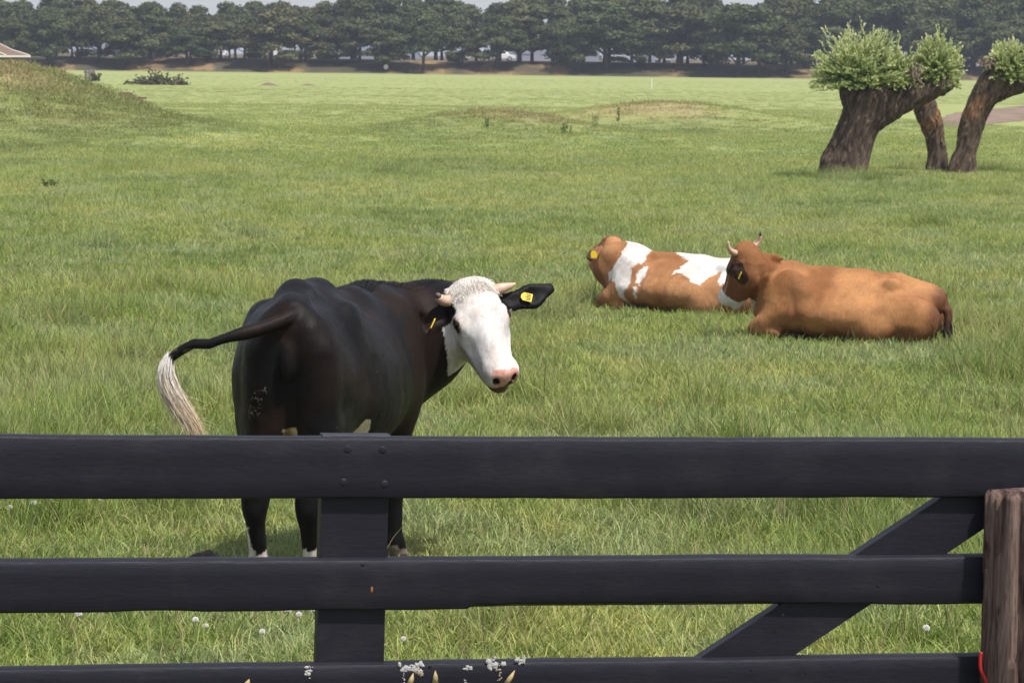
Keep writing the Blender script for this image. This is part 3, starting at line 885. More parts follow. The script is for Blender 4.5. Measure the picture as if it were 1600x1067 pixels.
# ------------------------------------------------------------------ black cow with white face
CREAM = np.array([.285, -.27, .735])
def black_cow():
    th = math.radians(12); O = np.array([-1.0, 13.7, 0.0])
    Fw = np.array([math.sin(th), math.cos(th), 0]); Lf = np.array([-math.cos(th), math.sin(th), 0]); Up = np.array([0, 0, 1.0])
    A = np.stack([Fw, Lf, Up])
    loc = lambda p: A @ (np.array(p) - O)
    vec = lambda v: A @ np.array(v, float)
    root = empty('cow', O, math.pi / 2 - th)
    tag(root, 'black cow with white face, standing behind the gate and looking back', 'cow')
    b = Body((-.62, -.95, -.12), (2.05, .95, 1.62), 0.0095)
    # trunk
    b.ell((.76, 0, .905), (.80, .345, .365), .08)
    b.ell((.40, 0, 1.08), (.46, .255, .235), .08)
    b.cone((-.06, 0, 1.19), (.35, 0, 1.18), .155, .20, .08)
    b.chain([(-.15, 0, 1.325, .045), (.1, 0, 1.355, .050), (.45, 0, 1.335, .055), (1.0, 0, 1.255, .06), (1.35, 0, 1.245, .07)], .11)
    b.cone((1.0, 0, 1.10), (1.40, 0, 1.10), .20, .20, .1)
    b.ell((1.32, 0, .88), (.30, .25, .36), .1)
    b.cone((1.50, 0, .80), (1.58, -.04, .86), .17, .15, .1)
    for q in (1, -1):
        b.ell((.27, q * .205, 1.245), (.11, .05, .07), .14)
        b.ell((-.17, q * .095, 1.20), (.075, .055, .085), .12)
        b.ell((.03, q * .130, 1.02), (.26, .125, .28), .08)
        b.cone((.08, q * .125, 1.0), (.10, q * .130, .74), .155, .125, .08)
        b.cone((.25, q * .17, 1.08), (.60, q * .20, .98), .12, .12, .12)
        b.cone((.22, q * .16, .90), (.62, q * .20, .80), .13, .13, .12)
        b.cone((-.15, q * .112, 1.13), (-.11, q * .115, .78), .100, .105, .04)
        b.cone((.03, q * .135, .78), (-.07, q * .125, .47), .118, .064, .06)
        b.cone((-.06, q * .130, .80), (-.12, q * .125, .50), .100, .042, .05)
        b.ell((-.10, q * .125, .43), (.062, .054, .085), .04)
        b.cone((-.10, q * .125, .42), (-.04, q * .125, .17), .050, .038, .03)
        b.ell((-.03, q * .125, .15), (.05, .050, .055), .03)
        b.cone((-.02, q * .125, .13), (.02, q * .125, .06), .044, .050, .02)
        b.cone((.025, q * .125, .045), (.05, q * .125, .012), .056, .066, .02)
        b.ell((1.29, q * .195, .97), (.19, .09, .30), .1)
        b.cone((1.33, q * .16, .84), (1.31, q * .16, .56), .120, .072, .08)
        b.cone((1.31, q * .16, .56), (1.34, q * .15, .34), .072, .048, .04)
        b.ell((1.35, q * .15, .33), (.052, .050, .065), .03)
        b.cone((1.345, q * .15, .31), (1.345, q * .15, .07), .042, .038, .03)
        b.ell((1.35, q * .15, .06), (.05, .048, .05), .02)
        b.cone((1.36, q * .15, .04), (1.41, q * .15, -.045), .046, .062, .02)
        b.ell((.50, q * .15, .66), (.20, .11, .15), .1)
        b.cone((.07, q * .07, .62), (.07, q * .075, .47), .026, .018, .03)
    b.ell((.13, 0, .66), (.20, .12, .15), .05)             # udder
    b.ell((-.235, 0, 1.10), (.035, .032, .08), .035)       # under the tail
    b.cone((-.18, 0, 1.04), (-.15, 0, .80), .03, .02, .03)
    b.cone((-.30, 0, 1.02), (-.27, 0, .70), .014, .022, .03, None, True)
    b.cone((-.32, 0, .84), (-.08, 0, .60), .020, .055, .04, None, True)
    # tail, swung to the left
    tl = [(496, 464, 14.00, .032), (474, 466, 13.70, .029), (442, 489, 13.51, .0265), (392, 511, 13.41, .0245), (345, 523, 13.36, .0215), (308, 535, 13.34, .0195), (280, 549, 13.34, .018), (263, 562, 13.34, .016)]
    tp = [tuple(loc(at(x, y, Y))) + (r,) for x, y, Y, r in tl]
    b.chain(spline(tp, 9), .012)
    # neck bent round to the right
    poll_w = np.array(at(737, 443, 15.12)); poll = loc(poll_w)
    hd = Head(poll, vec((.34, -.54, -.77)), vec((.12, -.78, .62)), 1.05, 1.12)
    nb_ = hd.p(.03, 0, -.17); nj = hd.p(.08, 0, -.20)
    b.chain([(1.30, 0, 1.165, .14), (1.54, -.07, 1.175, .125), (1.69, -.22, 1.19, .115), tuple(hd.p(.03, 0, -.13)) + (.095,)], .10)
    b.chain([(1.38, 0, 1.02, .22), (1.60, -.10, 1.03, .18), (1.70, -.27, 1.08, .155), tuple(nb_) + (.115,)], .12)
    b.chain([(1.44, -.02, .84, .18), (1.62, -.12, .86, .14), (1.68, -.25, .95, .12), tuple(nj) + (.07,)], .12)
    earR = (1, [(.055, .085, -.085, .030), (.065, .16, -.095, .052), (.075, .25, -.10, .060), (.080, .335, -.10, .022)], (.25, -.1, 1.0))
    # image-right ear and image-left ear
    side = 1 if (hd.d(0, 1, 0) @ vec((1, 0, 0))) > 0 else -1
    ears = []
    for q in (1, -1):
        if q == side: pts = [(.065, q * .085, -.085, .030), (.085, q * .16, -.100, .046), (.085, q * .255, -.095, .062), (.070, q * .335, -.090, .034)]
        else: pts = [(.060, q * .085, -.095, .030), (.075, q * .16, -.115, .046), (.085, q * .24, -.13, .058), (.085, q * .33, -.135, .026)]
        ears.append((q, pts, (.25, 0, 1.0)))
    add_head(b, hd, ears)
    V, F = b.mesh(2)
    V[:, 1] -= .065 * sstep((.12 - V[:, 0]) / .36) * sstep((V[:, 2] - .55) / .25) * (V[:, 1] < .30)       # hips swung a little to the right
    N = vnormals(V, F)
    hl = hd.inv(V); amp = np.where((hl[:, 0] > -.1) & (hl[:, 0] < .62) & (np.abs(hl[:, 1]) < .4), .0015, .007)
    V = V + N * (amp * fbm(V * np.array([5, 5, 3.0]), 2, 51) + .25 * amp * fbm(V * 18, 2, 52))[:, None]
    N = vnormals(V, F)
    # coat colours
    n1 = fbm(V * 4.0, 3, 1); n2 = fbm(V * 14.0, 3, 2); n3 = fbm(V * 40, 2, 3)
    col = lerp((.0060, .0054, .0060), (.0145, .0078, .0056), sstep(.38 + .7 * n1 - .9 * (V[:, 2] - 1.0) * 1.0))
    col = lerp(col, (.0050, .0046, .0048), sstep((.62 - V[:, 2]) / .15))
    L = hd.inv(V)
    earmask = np.zeros(len(V), bool)
    for q, pts, nr in ears: earmask |= (np.abs(L[:, 1]) > .100) & (np.sign(L[:, 1]) == q) & (L[:, 0] < .125) & (L[:, 2] < 0.02) & (L[:, 2] > -.30)
    bd = -.045 + .012 * n2 + sstep((-.10 - L[:, 2]) / .16) * .125          # where the white begins, from poll down to the jaw
    inhead = (L[:, 0] > bd) & (L[:, 0] < .62) & (np.abs(L[:, 1]) < .155) & (L[:, 2] > -.33) & (L[:, 2] < .1) & ~earmask
    white = lerp((.58, .53, .49), (.70, .67, .65), sstep(.5 + n2))
    white = lerp(white, (.47, .43, .42), .55 * sstep(.25 + 1.1 * fbm(V * np.array([9, 9, 6.0]), 2, 88)) * sstep((.09 - np.abs(np.abs(L[:, 1]) - .10)) / .06))
    white = lerp(white, (.52, .43, .35), .45 * sstep((.10 - L[:, 0]) / .12) * sstep(.6 + n2))
    col = np.where(inhead[:, None], white, col)
    pad = inhead & (L[:, 0] > .474 + .006 * n3 + .004 * n2) & (L[:, 2] > -.128) & (L[:, 1] * side > -.052)
    col = np.where(pad[:, None], lerp((.62, .30, .24), (.72, .42, .34), sstep(.5 + n3)), col)
    spot = inhead & (L[:, 0] > .462) & (L[:, 2] < -.094 + .02 * n3) & (L[:, 1] * side > -.035 + .02 * n3)
    spot |= inhead & (L[:, 0] > .462) & (L[:, 2] < -.066 + .025 * n3 + .012 * n2) & (L[:, 2] > -.16) & (np.abs(L[:, 1] * side - .012) < .026 + .012 * n3)
    spot |= pad & (n3 > .62) & (L[:, 2] < -.06)
    for q in (1, -1): spot |= inhead & (np.linalg.norm((L - np.array([.508, q * .040, -.066])) / np.array([1.4, .9, 1.3]), axis=1) < .017)
    spot |= inhead & (L[:, 2] < -.150) & (L[:, 2] > -.168) & (L[:, 0] > .44)
    col = np.where(spot[:, None], (.012, .010, .010), col)
    chin = inhead & (L[:, 2] < -.166) & (L[:, 0] > .425)
    col = np.where(chin[:, None], (.11, .07, .05), col)
    for q in (1, -1):
        er = np.linalg.norm((L - np.array([.176, q * .116, -.056])) / np.array([1.35, 1.0, .9]), axis=1)
        col = np.where((inhead & (er < .027))[:, None], (.045, .030, .026), col)
        col = np.where((inhead & (er >= .027) & (er < .034))[:, None], (.45, .30, .26), col)
    # white socks, cream udder, dried mud
    hind = (V[:, 0] < .35) & (V[:, 2] < .5)
    sock = (V[:, 2] < .235 + .05 * n2) | ((V[:, 1] > .145 + .03 * n2) & (V[:, 2] < .34 + .02 * n2))
    hoof = V[:, 2] < np.where(V[:, 0] < .7, .055, -.0)
    col = np.where((hind & sock)[:, None], lerp((.50, .43, .38), (.62, .56, .50), sstep(.5 + n2)), col)
    fore = (V[:, 0] > 1.15) & (V[:, 2] < .05 + .03 * n2)
    col = np.where(fore[:, None], (.16, .13, .11), col)
    col = np.where((hoof & ((V[:, 0] < .35) | (V[:, 2] < .0)))[:, None], (.05, .04, .035), col)
    ud = (np.abs(V[:, 1]) < .14) & (V[:, 0] > -.02) & (V[:, 0] < .36) & (V[:, 2] < .72) & (V[:, 2] > .42) & (np.linalg.norm((V - np.array([.13, 0, .62])) / np.array([.22, .14, .18]), axis=1) < 1.08)
    ud |= (V[:, 2] < .60 + .03 * n1) & (V[:, 0] > .30) & (V[:, 0] < .75) & (V[:, 2] > .5)
    col = np.where(ud[:, None], (.55, .43, .30), col)
    thr = (L[:, 2] < -.24) & (L[:, 2] > -.36) & (L[:, 0] > .16) & (L[:, 0] < .34) & (np.abs(L[:, 1]) < .10)
    tv = (V[:, 1] > .28) & (V[:, 0] < -.1)
    col = np.where((tv & (n2 > .45))[:, None], (.07, .05, .04), col)
    gl = np.where(inhead, .62, .52 + .06 * n1); gl = np.where(pad | spot, .30, gl)
    tan = (np.abs(V[:, 1] + .055) < .034 + .01 * n2 + .10 * np.clip(.74 - V[:, 2], 0, .2)) & (V[:, 0] < .1) & (V[:, 0] > -.35) & (V[:, 2] < .80 + .02 * n2) & (V[:, 2] > .56)
    col = np.where(tan[:, None], lerp((.20, .14, .07), (.46, .36, .20), sstep(.5 + .9 * n3)), col)
    flank = np.linalg.norm((V - CREAM) / np.array([.055, .06, .06]), axis=1) < 1 + .2 * n2
    col = np.where(flank[:, None], (.60, .50, .36), col)
    finish_cow(root, V, F, np.clip(col, 0, 1), gl)
    fur(root, V, N, col * np.where(inhead, 1.0, .8)[:, None], 34000, .018, .16, 4, pad | spot | (gl < .35))
    add_eyes(root, hd)
    # horns
    q = side
    horn(root, [hd.p(.035, q * .080, -.055), hd.p(.035, q * .13, -.045), hd.p(.035, q * .158, -.042), hd.p(.030, q * .192, -.040)], [.030, .028, .019, .006], False)
    horn(root, [hd.p(.035, -q * .080, -.055), hd.p(.035, -q * .13, -.045), hd.p(.030, -q * .150, -.020), hd.p(.020, -q * .160, .01)], [.030, .029, .024, .010])
    # ear tags
    ear_tag(root, hd.p(.097, side * .225, -.070), hd.d(.8, -side * .45, -.2), hd.d(-.45, -side * .8, 0.05), .042, .056)
    ear_tag(root, hd.p(.115, -side * .20, -.085), hd.d(.35, 0, .8), hd.d(-.7, side * .6, 0.2), .028, .055)
    # tousled poll hair and the ridge of hair along the back
    g = np.random.default_rng(3)
    sel = np.flatnonzero(inhead & (L[:, 0] < .072 + .028 * n2) & (L[:, 2] > -.11))
    pick = g.choice(sel, 2600)
    R0 = V[pick]; m = 5; u = np.linspace(0, 1, m)
    cl = fbm(V[pick] * 18, 1, 77)[:, None] * hd.d(0, 1, 0) * .8
    dirs = N[pick] * .42 + g.normal(size=(len(pick), 3)) * .16 + hd.d(.55, 0, .1) + cl
    dirs /= np.linalg.norm(dirs, axis=1)[:, None]
    ln = g.uniform(.012, .034, len(pick))
    curl = g.normal(size=(len(pick), 3)) * .003
    P_ = R0[:, None] - N[pick][:, None] * .004 + dirs[:, None] * (u[None, :, None] * ln[:, None, None]) + curl[:, None] * np.sin(u * 3)[None, :, None] - np.array([0, 0, 1]) * (u ** 2)[None, :, None] * ln[:, None, None] * .35
    cc = lerp((.74, .67, .58), (.88, .84, .78), g.uniform(size=len(pick)))[:, None] * np.ones((1, m, 1))
    strands(R0, P_, np.full(len(pick), .0032), cc, 'poll_hair', M['hair'], root)
    sel = np.flatnonzero((V[:, 0] > 1.05) & (N[:, 2] > .72) & (V[:, 2] > 1.15) & ~inhead & (np.abs(V[:, 1] + np.maximum(V[:, 0] - 1.4, 0) * .9) < np.where(V[:, 0] > 1.1, .08, .03)))
    pick = g.choice(sel, 2600); R0 = V[pick]
    dirs = N[pick] + g.normal(size=(len(pick), 3)) * .35 + np.array([-.5, 0, .1]); dirs /= np.linalg.norm(dirs, axis=1)[:, None]
    ln = g.uniform(.006, .016, len(pick))
    P_ = R0[:, None] - N[pick][:, None] * .004 + dirs[:, None] * (u[None, :, None] * ln[:, None, None])
    cc = np.full((len(pick), m, 3), .010)
    strands(R0, P_, np.full(len(pick), .003), cc, 'back_hair', M['hair'], root)
    # dried muck stuck to the thigh
    sel = np.flatnonzero((V[:, 0] < .02) & (np.abs(V[:, 1] - .085 + (V[:, 2] - .9) * .35) < .028) & (np.abs(V[:, 2] - .91) < .065) & (N[:, 0] < -.5))
    pick = g.choice(sel, 46); u5 = np.linspace(-.5, .5, 5)
    dd = np.cross(N[pick], g.normal(size=(46, 3))); dd /= np.linalg.norm(dd, axis=1)[:, None]
    P_ = V[pick][:, None] + N[pick][:, None] * .002 + dd[:, None] * u5[None, :, None] * g.uniform(.008, .034, (46, 1, 1)) + N[pick][:, None] * .002 * np.cos(u5 * 3)[None, :, None]
    strands(P_[:, 0], P_, np.full(46, .0042), np.full((46, 5, 3), .15) * np.array([1, .82, .68]), 'dried_mud', M['hair'], root)
    # tail switch
    ctr = np.array([loc(at(x, y, 13.34)) for x, y in ((266, 556), (256, 578), (264, 610), (286, 644), (304, 668), (313, 690))])
    wid = np.array([.018, .032, .042, .037, .026, .012])
    tt = np.linspace(0, 5, 16); ctr_s = np.stack([np.interp(tt, np.arange(6), ctr[:, i]) for i in range(3)], 1)
    for _ in range(2): ctr_s[1:-1] = (ctr_s[:-2] + 2 * ctr_s[1:-1] + ctr_s[2:]) / 4
    wid_s = np.interp(tt, np.arange(6), wid)
    n = 3400; off = g.normal(size=(n, 3)); off /= np.linalg.norm(off, axis=1)[:, None]; off *= np.sqrt(g.uniform(size=(n, 1)))
    st = np.clip(g.normal(.06, .16, n), 0, .6); en = np.clip(g.normal(.9, .15, n), .45, 1.02)
    s_ = st[:, None] + (en - st)[:, None] * np.linspace(0, 1, 12)[None]
    P_ = np.stack([np.interp(s_ * 15, np.arange(16), ctr_s[:, i]) for i in range(3)], -1)
    P_ += off[:, None] * np.interp(s_ * 15, np.arange(16), wid_s)[..., None]
    P_ += np.cumsum(g.normal(size=(n, 12, 3)) * .0022, 1)
    flare = (g.uniform(size=n) < .05)[:, None, None] * np.linspace(0, 1, 12)[None, :, None] ** 2 * g.normal(size=(n, 1, 3)) * .05
    P_ += flare
    k = np.clip(s_ * 1.15 + g.normal(size=(n, 1)) * .15, 0, 1)[..., None]
    cc = np.array([.92, .89, .86]) * (1 - k) + np.array([.72, .55, .35]) * k
    cc = np.where((g.uniform(size=n) < .10)[:, None, None], cc * .35, cc)
    strands(P_[:, 0], P_, np.full(n, .0034), cc, 'tail_switch', M['hair'], root)
    FOOT.extend([(O[0] + Fw[0] * fx + Lf[0] * fy, O[1] + Fw[1] * fx + Lf[1] * fy, .07, .07, 0) for fx, fy in ((.02, .125), (.02, -.125), (1.37, .155), (1.37, -.155))])

# ------------------------------------------------------------------ resting cows
def resting_body(b, sc):
    S = sc
    E = lambda c, r, k=.1: b.ell(np.array(c) * S, np.array(r) * S, k)
    K = lambda a, c, ra, rc, k=.08: b.cone(np.array(a) * S, np.array(c) * S, ra * S, rc * S, k)
    E((.88, 0, .28), (.86, .36, .285), .06)
    E((.85, .09, .22), (.74, .39, .23), .06)
    E((.85, -.09, .22), (.74, .39, .23), .06)
    E((.40, 0, .34), (.40, .24, .18), .06)
    K((.08, 0, .43), (.42, 0, .505), .035, .04, .10); K((.42, 0, .505), (.75, 0, .52), .04, .05, .10)
    K((.75, 0, .52), (1.40, 0, .575), .05, .06, .10); K((1.40, 0, .575), (1.55, 0, .585), .06, .07, .10)
    for q in (1, -1):
        E((.42, q * .195, .490), (.075, .05, .055), .08); E((.06, q * .11, .36), (.08, .06, .08), .10)
        E((.28, q * .30, .20), (.32, .14, .21), .08)
        E((.56, q * .39, .11), (.16, .09, .12), .06)
        E((1.40, q * .20, .33), (.21, .11, .26), .10)
        K((1.45, q * .22, .24), (1.60, q * .24, .14), .12, .09, .06)
        K((1.50, q * .22, .13), (1.68, q * .22, .10), .085, .065, .05)
        K((1.69, q * .22, .08), (1.46, q * .30, .05), .06, .042, .03)
    E((1.56, 0, .30), (.20, .19, .22), .08); E((1.44, 0, .42), (.22, .14, .14), .08)
    K((-.0, 0, .40), (-.05, .05, .27), .036, .032, .04); K((-.05, .05, .27), (-.06, .09, .10), .032, .028, .03)
def folds(V, F):
    """ribs, hollow flank and loose skin"""
    N = vnormals(V, F); x, z = V[:, 0], V[:, 2]
    rib = np.sin((x + .25 * z) * 2 * math.pi / .105) * sstep((x - .68) / .12) * sstep((1.28 - x) / .1) * sstep((z - .14) / .1) * sstep((.52 - z) / .1)
    hollow = np.exp(-(((x - .60) / .09) ** 2 + ((z - .42) / .07) ** 2))
    crease = np.exp(-(((x - 1.24 - .25 * (z - .3)) / .035) ** 2)) * sstep((.5 - z) / .15)
    body = x < 1.55
    d = .0018 * rib - .016 * hollow - .010 * crease + .007 * fbm(V * np.array([4, 4, 6.0]), 3, 54)
    return V + N * (d * body)[:, None]
def brown_cow():
    rear = np.array(ground(1463, 540)); rear[2] = H(rear[0], rear[1])
    Fw = unit((-.955, .297, 0)); Lf = np.array([-Fw[1], Fw[0], 0]); A = np.stack([Fw, Lf, [0, 0, 1]])
    O = rear - Lf * .30
    loc = lambda p: A @ (np.array(p) - O); vec = lambda v: A @ np.array(v, float)
    root = empty('cow', O, math.atan2(Fw[1], Fw[0]))
    tag(root, 'plain brown cow with upturned horns, lying on the grass facing left', 'cow')
    sc = .95
    b = Body((-.25, -.68, -.03), (2.35, .68, 1.15), 0.0115)
    resting_body(b, sc)
    Yp = O[1] + .22
    hd = Head(loc(at(1157, 382, Yp)), vec((-.30, .46, -.83)), vec((-.66, .45, .60)), 1.12)
    b.chain([(1.32, .02, .42, .14), (1.54, .05, .54, .125), tuple(hd.p(.05, 0, -.12)) + (.10,)], .07)
    b.chain([(1.42, .02, .32, .17), (1.58, .05, .44, .125), tuple(hd.p(.10, 0, -.17)) + (.08,)], .07)
    side = 1 if (hd.d(0, 1, 0) @ vec((0, -1, 0))) > 0 else -1          # ear on the camera's side
    q = side
    ears = [(q, [(.055, q * .085, -.10, .026), (.080, q * .125, -.13, .036), (.120, q * .15, -.15, .040), (.165, q * .16, -.165, .016)], (-.1, q * .9, -.5)),
            (-q, [(.06, -q * .085, -.10, .026), (.06, -q * .15, -.15, .038), (.06, -q * .21, -.21, .038), (.06, -q * .26, -.26, .016)], (.2, 0, 1))]
    add_head(b, hd, ears, False)
    V, F = b.mesh(2); V[:, 2] *= 1 + .07 * sstep((1.60 - V[:, 0]) / .35); V = folds(V, F); n1 = fbm(V * 4, 3, 5); n2 = fbm(V * 13, 3, 6); L = hd.inv(V)
    col = lerp((.245, .104, .039), (.395, .190, .078), sstep(.5 + .8 * n1))
    col = lerp(col, (.21, .085, .032), .6 * sstep((V[:, 2] - .56) / .08) * (V[:, 0] > .5))
    col = lerp(col, (.095, .040, .018), .85 * sstep((1.62 - np.hypot(V[:, 0] - L[:, 0] * 0, 0)) * -4 - .0) * (L[:, 0] > .05) * (L[:, 0] < .6))
    head = (L[:, 0] > .03) & (L[:, 0] < .62) & (np.abs(L[:, 1]) < .2) & (L[:, 2] > -.28) & (L[:, 2] < .1)
    col = lerp(col, (.150, .062, .026), .80 * head * sstep(.75 + n1))
    wh = head & (((L[:, 0] > .395 + .02 * n2) & (L[:, 2] < .1)) | ((L[:, 2] > -.055) & (np.abs(L[:, 1]) < .045 + .01 * n2) & (L[:, 0] < .14)))
    col = np.where(wh[:, None], (.62, .60, .60), col)
    ear = (L[:, 1] * side > .115) & (L[:, 0] > .045) & (L[:, 0] < .21) & (L[:, 2] < -.06) & (L[:, 2] > -.25)
    col = np.where(ear[:, None], np.where((n2 > -.1)[:, None], (.050, .024, .015), (.03, .016, .011)), col)
    patch = np.exp(-(((V[:, 0] - 1.22) / .13) ** 2 + ((V[:, 2] - .40) / .10) ** 2)) * (V[:, 1] > 0)
    col = lerp(col, (.110, .058, .024), .55 * np.clip(patch * (1.0 + .6 * n2), 0, 1))
    col = lerp(col, (.085, .035, .018), .75 * sstep((.12 - V[:, 0]) / .12))
    dirt_shade = sstep((.16 + .08 * n2 - V[:, 2]) / .12)
    col = lerp(col, (.13, .062, .028), .55 * dirt_shade)  # shade low on the flank, put into the coat colour
    tail = (V[:, 0] < -.02) & (V[:, 2] < .5)
    col = np.where(tail[:, None], lerp((.10, .04, .02), (.03, .016, .01), sstep((.3 - V[:, 2]) / .2)), col)
    finish_cow(root, V, F, col, np.full(len(V), .62))
    fur(root, V, vnormals(V, F), col, 16000, .020, .25, 9)
    horn(root, [hd.p(.03, q * .075, -.05), hd.p(.02, q * .125, -.04), hd.p(-.01, q * .175, -.02), hd.p(-.07, q * .185, .01)], [.030, .028, .020, .007], False)
    horn(root, [hd.p(.03, -q * .075, -.05), hd.p(.015, -q * .13, -.05), hd.p(-.04, -q * .170, -.05), hd.p(-.115, -q * .14, -.04)], [.030, .028, .020, .005])
    add_eyes(root, hd)
    ear_tag(root, hd.p(.115, q * .172, -.195), hd.d(0, 0.5, -.6), hd.d(-1, 0, 0), .03, .07, 0, False)
    g = np.random.default_rng(8); n = 260; u = np.linspace(0, 1, 6)
    c0 = np.array([-.06 * sc, .065 * sc, .15])
    P_ = c0 + g.normal(size=(n, 1, 3)) * np.array([.018, .018, .02]) + u[None, :, None] * np.array([.0, .01, -.15]) + np.cumsum(g.normal(size=(n, 6, 3)) * .004, 1)
    strands(P_[:, 0], P_, np.full(n, .006), np.full((n, 6, 3), .02), 'tail_switch', M['hair'], root)
    c = O + Fw * .9 * sc
    FOOT.append((c[0], c[1], 1.0 * sc, .40 * sc, math.atan2(Fw[1], Fw[0])))
def spotted_cow():
    Fw = unit((-.90, .436, 0)); Lf = np.array([-Fw[1], Fw[0], 0]); A = np.stack([Fw, Lf, [0, 0, 1]])
    g0 = ground(1040, 490); c = np.array([g0.x, g0.y, 0]) - Lf * .40
    O = c - Fw * .95; O[2] = H(O[0], O[1]) - .02
    loc = lambda p: A @ (np.array(p) - O); vec = lambda v: A @ np.array(v, float)
    root = empty('cow', O, math.atan2(Fw[1], Fw[0]))
    tag(root, 'brown and white patched cow lying behind the plain brown one, facing away', 'cow')
    b = Body((-.25, -.68, -.03), (2.45, .78, 1.05), 0.0115)
    resting_body(b, 1.0)
    hd = Head(loc(at(957, 371, O[1] + .95)), vec((-.30, .86, -.42)), vec((-.05, .40, .90)), 1.06)
    b.chain([(1.45, 0, .48, .16), (1.66, 0.02, .50, .135), tuple(hd.p(.06, 0, -.12)) + (.10,)], .08)
    b.chain([(1.58, 0, .32, .17), (1.74, .02, .38, .12), tuple(hd.p(.12, 0, -.19)) + (.075,)], .08)
    q = 1 if (hd.d(0, 1, 0) @ vec((-1, 0, 0))) > 0 else -1
    ears = [(q, [(.03, q * .085, -.10, .032), (.0, q * .145, -.14, .040), (-.03, q * .205, -.195, .052), (-.05, q * .255, -.245, .036)], (-1, 0, .15)),
            (-q, [(.03, -q * .085, -.10, .032), (.0, -q * .16, -.10, .046), (-.01, -q * .24, -.12, .05), (-.01, -q * .30, -.15, .02)], (.3, 0, 1))]
    add_head(b, hd, ears, False)
    V, F = b.mesh(2); V[:, 2] *= 1 - .06 * sstep((1.60 - V[:, 0]) / .3); V = folds(V, F); n1 = fbm(V * 4, 3, 15); n2 = fbm(V * 13, 3, 16); n3 = fbm(V * 30, 2, 17); L = hd.inv(V)
    col = lerp((.26, .115, .046), (.39, .195, .088), sstep(.5 + .8 * n1))
    # white patches laid out on the near flank (x forward, z up); they wrap over the back
    x = V[:, 0] + .09 * (V[:, 0] > 1.2) + .03 * n2 + .012 * n3; z = V[:, 2] + .025 * fbm(V * 12 + 5, 2, 19) + .012 * n3
    band = poly_sd([(1.62, .80), (1.62, .55), (1.64, .45), (1.75, .36), (1.70, .30), (1.62, .30), (1.58, .20), (1.50, .10), (1.44, -.05), (1.34, -.05), (1.46, .10), (1.50, .22), (1.42, .30), (1.43, .44), (1.36, .50), (1.34, .60), (1.15, .645), (1.0, .80)], x, z)
    spot = poly_sd([(1.36, .42), (1.30, .44), (1.26, .36), (1.30, .28), (1.37, .30)], x, z)
    drip = poly_sd([(1.38, .26), (1.35, .27), (1.33, .14), (1.35, .12)], x, z)
    hip = poly_sd([(1.10, .80), (1.08, .60), (.98, .545), (.83, .52), (.88, .42), (.92, .38), (.80, .40), (.70, .33), (.62, .30), (.55, .38), (.45, .42), (.40, .30), (.30, .36), (.30, .80)], x, z)
    w = sstep((np.maximum.reduce([band, spot, drip, hip]) + .007) / .016)
    w = w * ((V[:, 1] > -.25) & (L[:, 0] < .5) & ~((L[:, 0] > -.03) & (np.abs(L[:, 1]) < .3) & (V[:, 0] > 1.72)))
    wc = lerp((.58, .53, .48), (.74, .71, .67), sstep(.6 + n1 + .4 * n2)); wc = lerp(wc, (.40, .33, .25), .6 * sstep((.28 + .1 * n2 - V[:, 2]) / .2))  # white dulled towards the belly: flank shade put into its colour
    col = col * (1 - w[:, None]) + wc * w[:, None]
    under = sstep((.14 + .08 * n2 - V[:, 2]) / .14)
    col = lerp(col, col * .62, .7 * under)  # underside shade multiplied into the coat
    dk = (L[:, 0] > -.03) & (L[:, 2] > -.06) & (np.abs(L[:, 1]) < .1) & (V[:, 0] > 1.5)
    col = np.where(dk[:, None], (.15, .052, .024), col)
    ear = (np.abs(L[:, 1]) > .12) & (V[:, 0] > 1.55) & (L[:, 2] < -.05) & (np.abs(L[:, 0]) < .12) & (L[:, 1] * q > .12)
    rim = ear & (L[:, 1] * q > .235)
    col = np.where(ear[:, None], (.20, .085, .04), col); col = np.where(rim[:, None], (.05, .025, .018), col)
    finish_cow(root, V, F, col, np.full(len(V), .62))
    fur(root, V, vnormals(V, F), col, 16000, .020, .25, 9)
    add_eyes(root, hd)
    cc = hd.p(-.085, q * .215, -.215)
    cc = cc + vec((-.01, -.05, 0))
    ear_tag(root, cc, vec((1, -.1, .0)), vec((0, 0, 1)), .066, .070, 1, False)
    c = O + Fw * .92
    FOOT.append((c[0], c[1], .96, .38, math.atan2(Fw[1], Fw[0])))
black_cow(); brown_cow(); spotted_cow()

# ------------------------------------------------------------------ pollard willows
def bark_material():
    t = NT('willow_bark'); p = t.obj()
    g1 = t.noise(t.mapping(p, (1, 1, 0.28), rot=(0, .35, 0)), 9, 6, 0.7, 0.7)
    g2 = t.noise(t.mapping(p, (1, 1, 0.3)), 34, 4, 0.7)
    c = t.ramp(g1, [(0.30, (0.028, 0.019, 0.014)), (0.48, (0.088, 0.063, 0.047)), (0.66, (0.180, 0.132, 0.098))])
    c = t.mix(t.attr('lit_side'), c, t.ramp(g1, [(0.35, (0.10, 0.050, 0.022)), (0.6, (0.34, 0.185, 0.085))]))  # orange where sun strikes the trunk: light put into the bark colour
    c = t.mix(1.0, c, t.ramp(g2, [(0.3, 0.7), (0.7, 1.15)]), 'MULTIPLY')
    return t.done(c, 0.9, t.bump(t.math('ADD', g1, t.math('MULTIPLY', g2, 0.4)), 1.0, 0.05), 0.15)
M['bark'] = bark_material()
def leaf_material(name, stops, transl=0.3, rough=0.5):
    t = NT(name); tone = t.attr('tone'); r = t.attr('rnd')
    c = t.ramp(tone, stops)
    c = t.mix(1.0, c, t.ramp(r, [(0.0, (.70, .75, .68)), (1.0, (1.28, 1.22, 1.2))]), 'MULTIPLY')
    return t.done(c, rough, None, 0.3, translucent=transl)
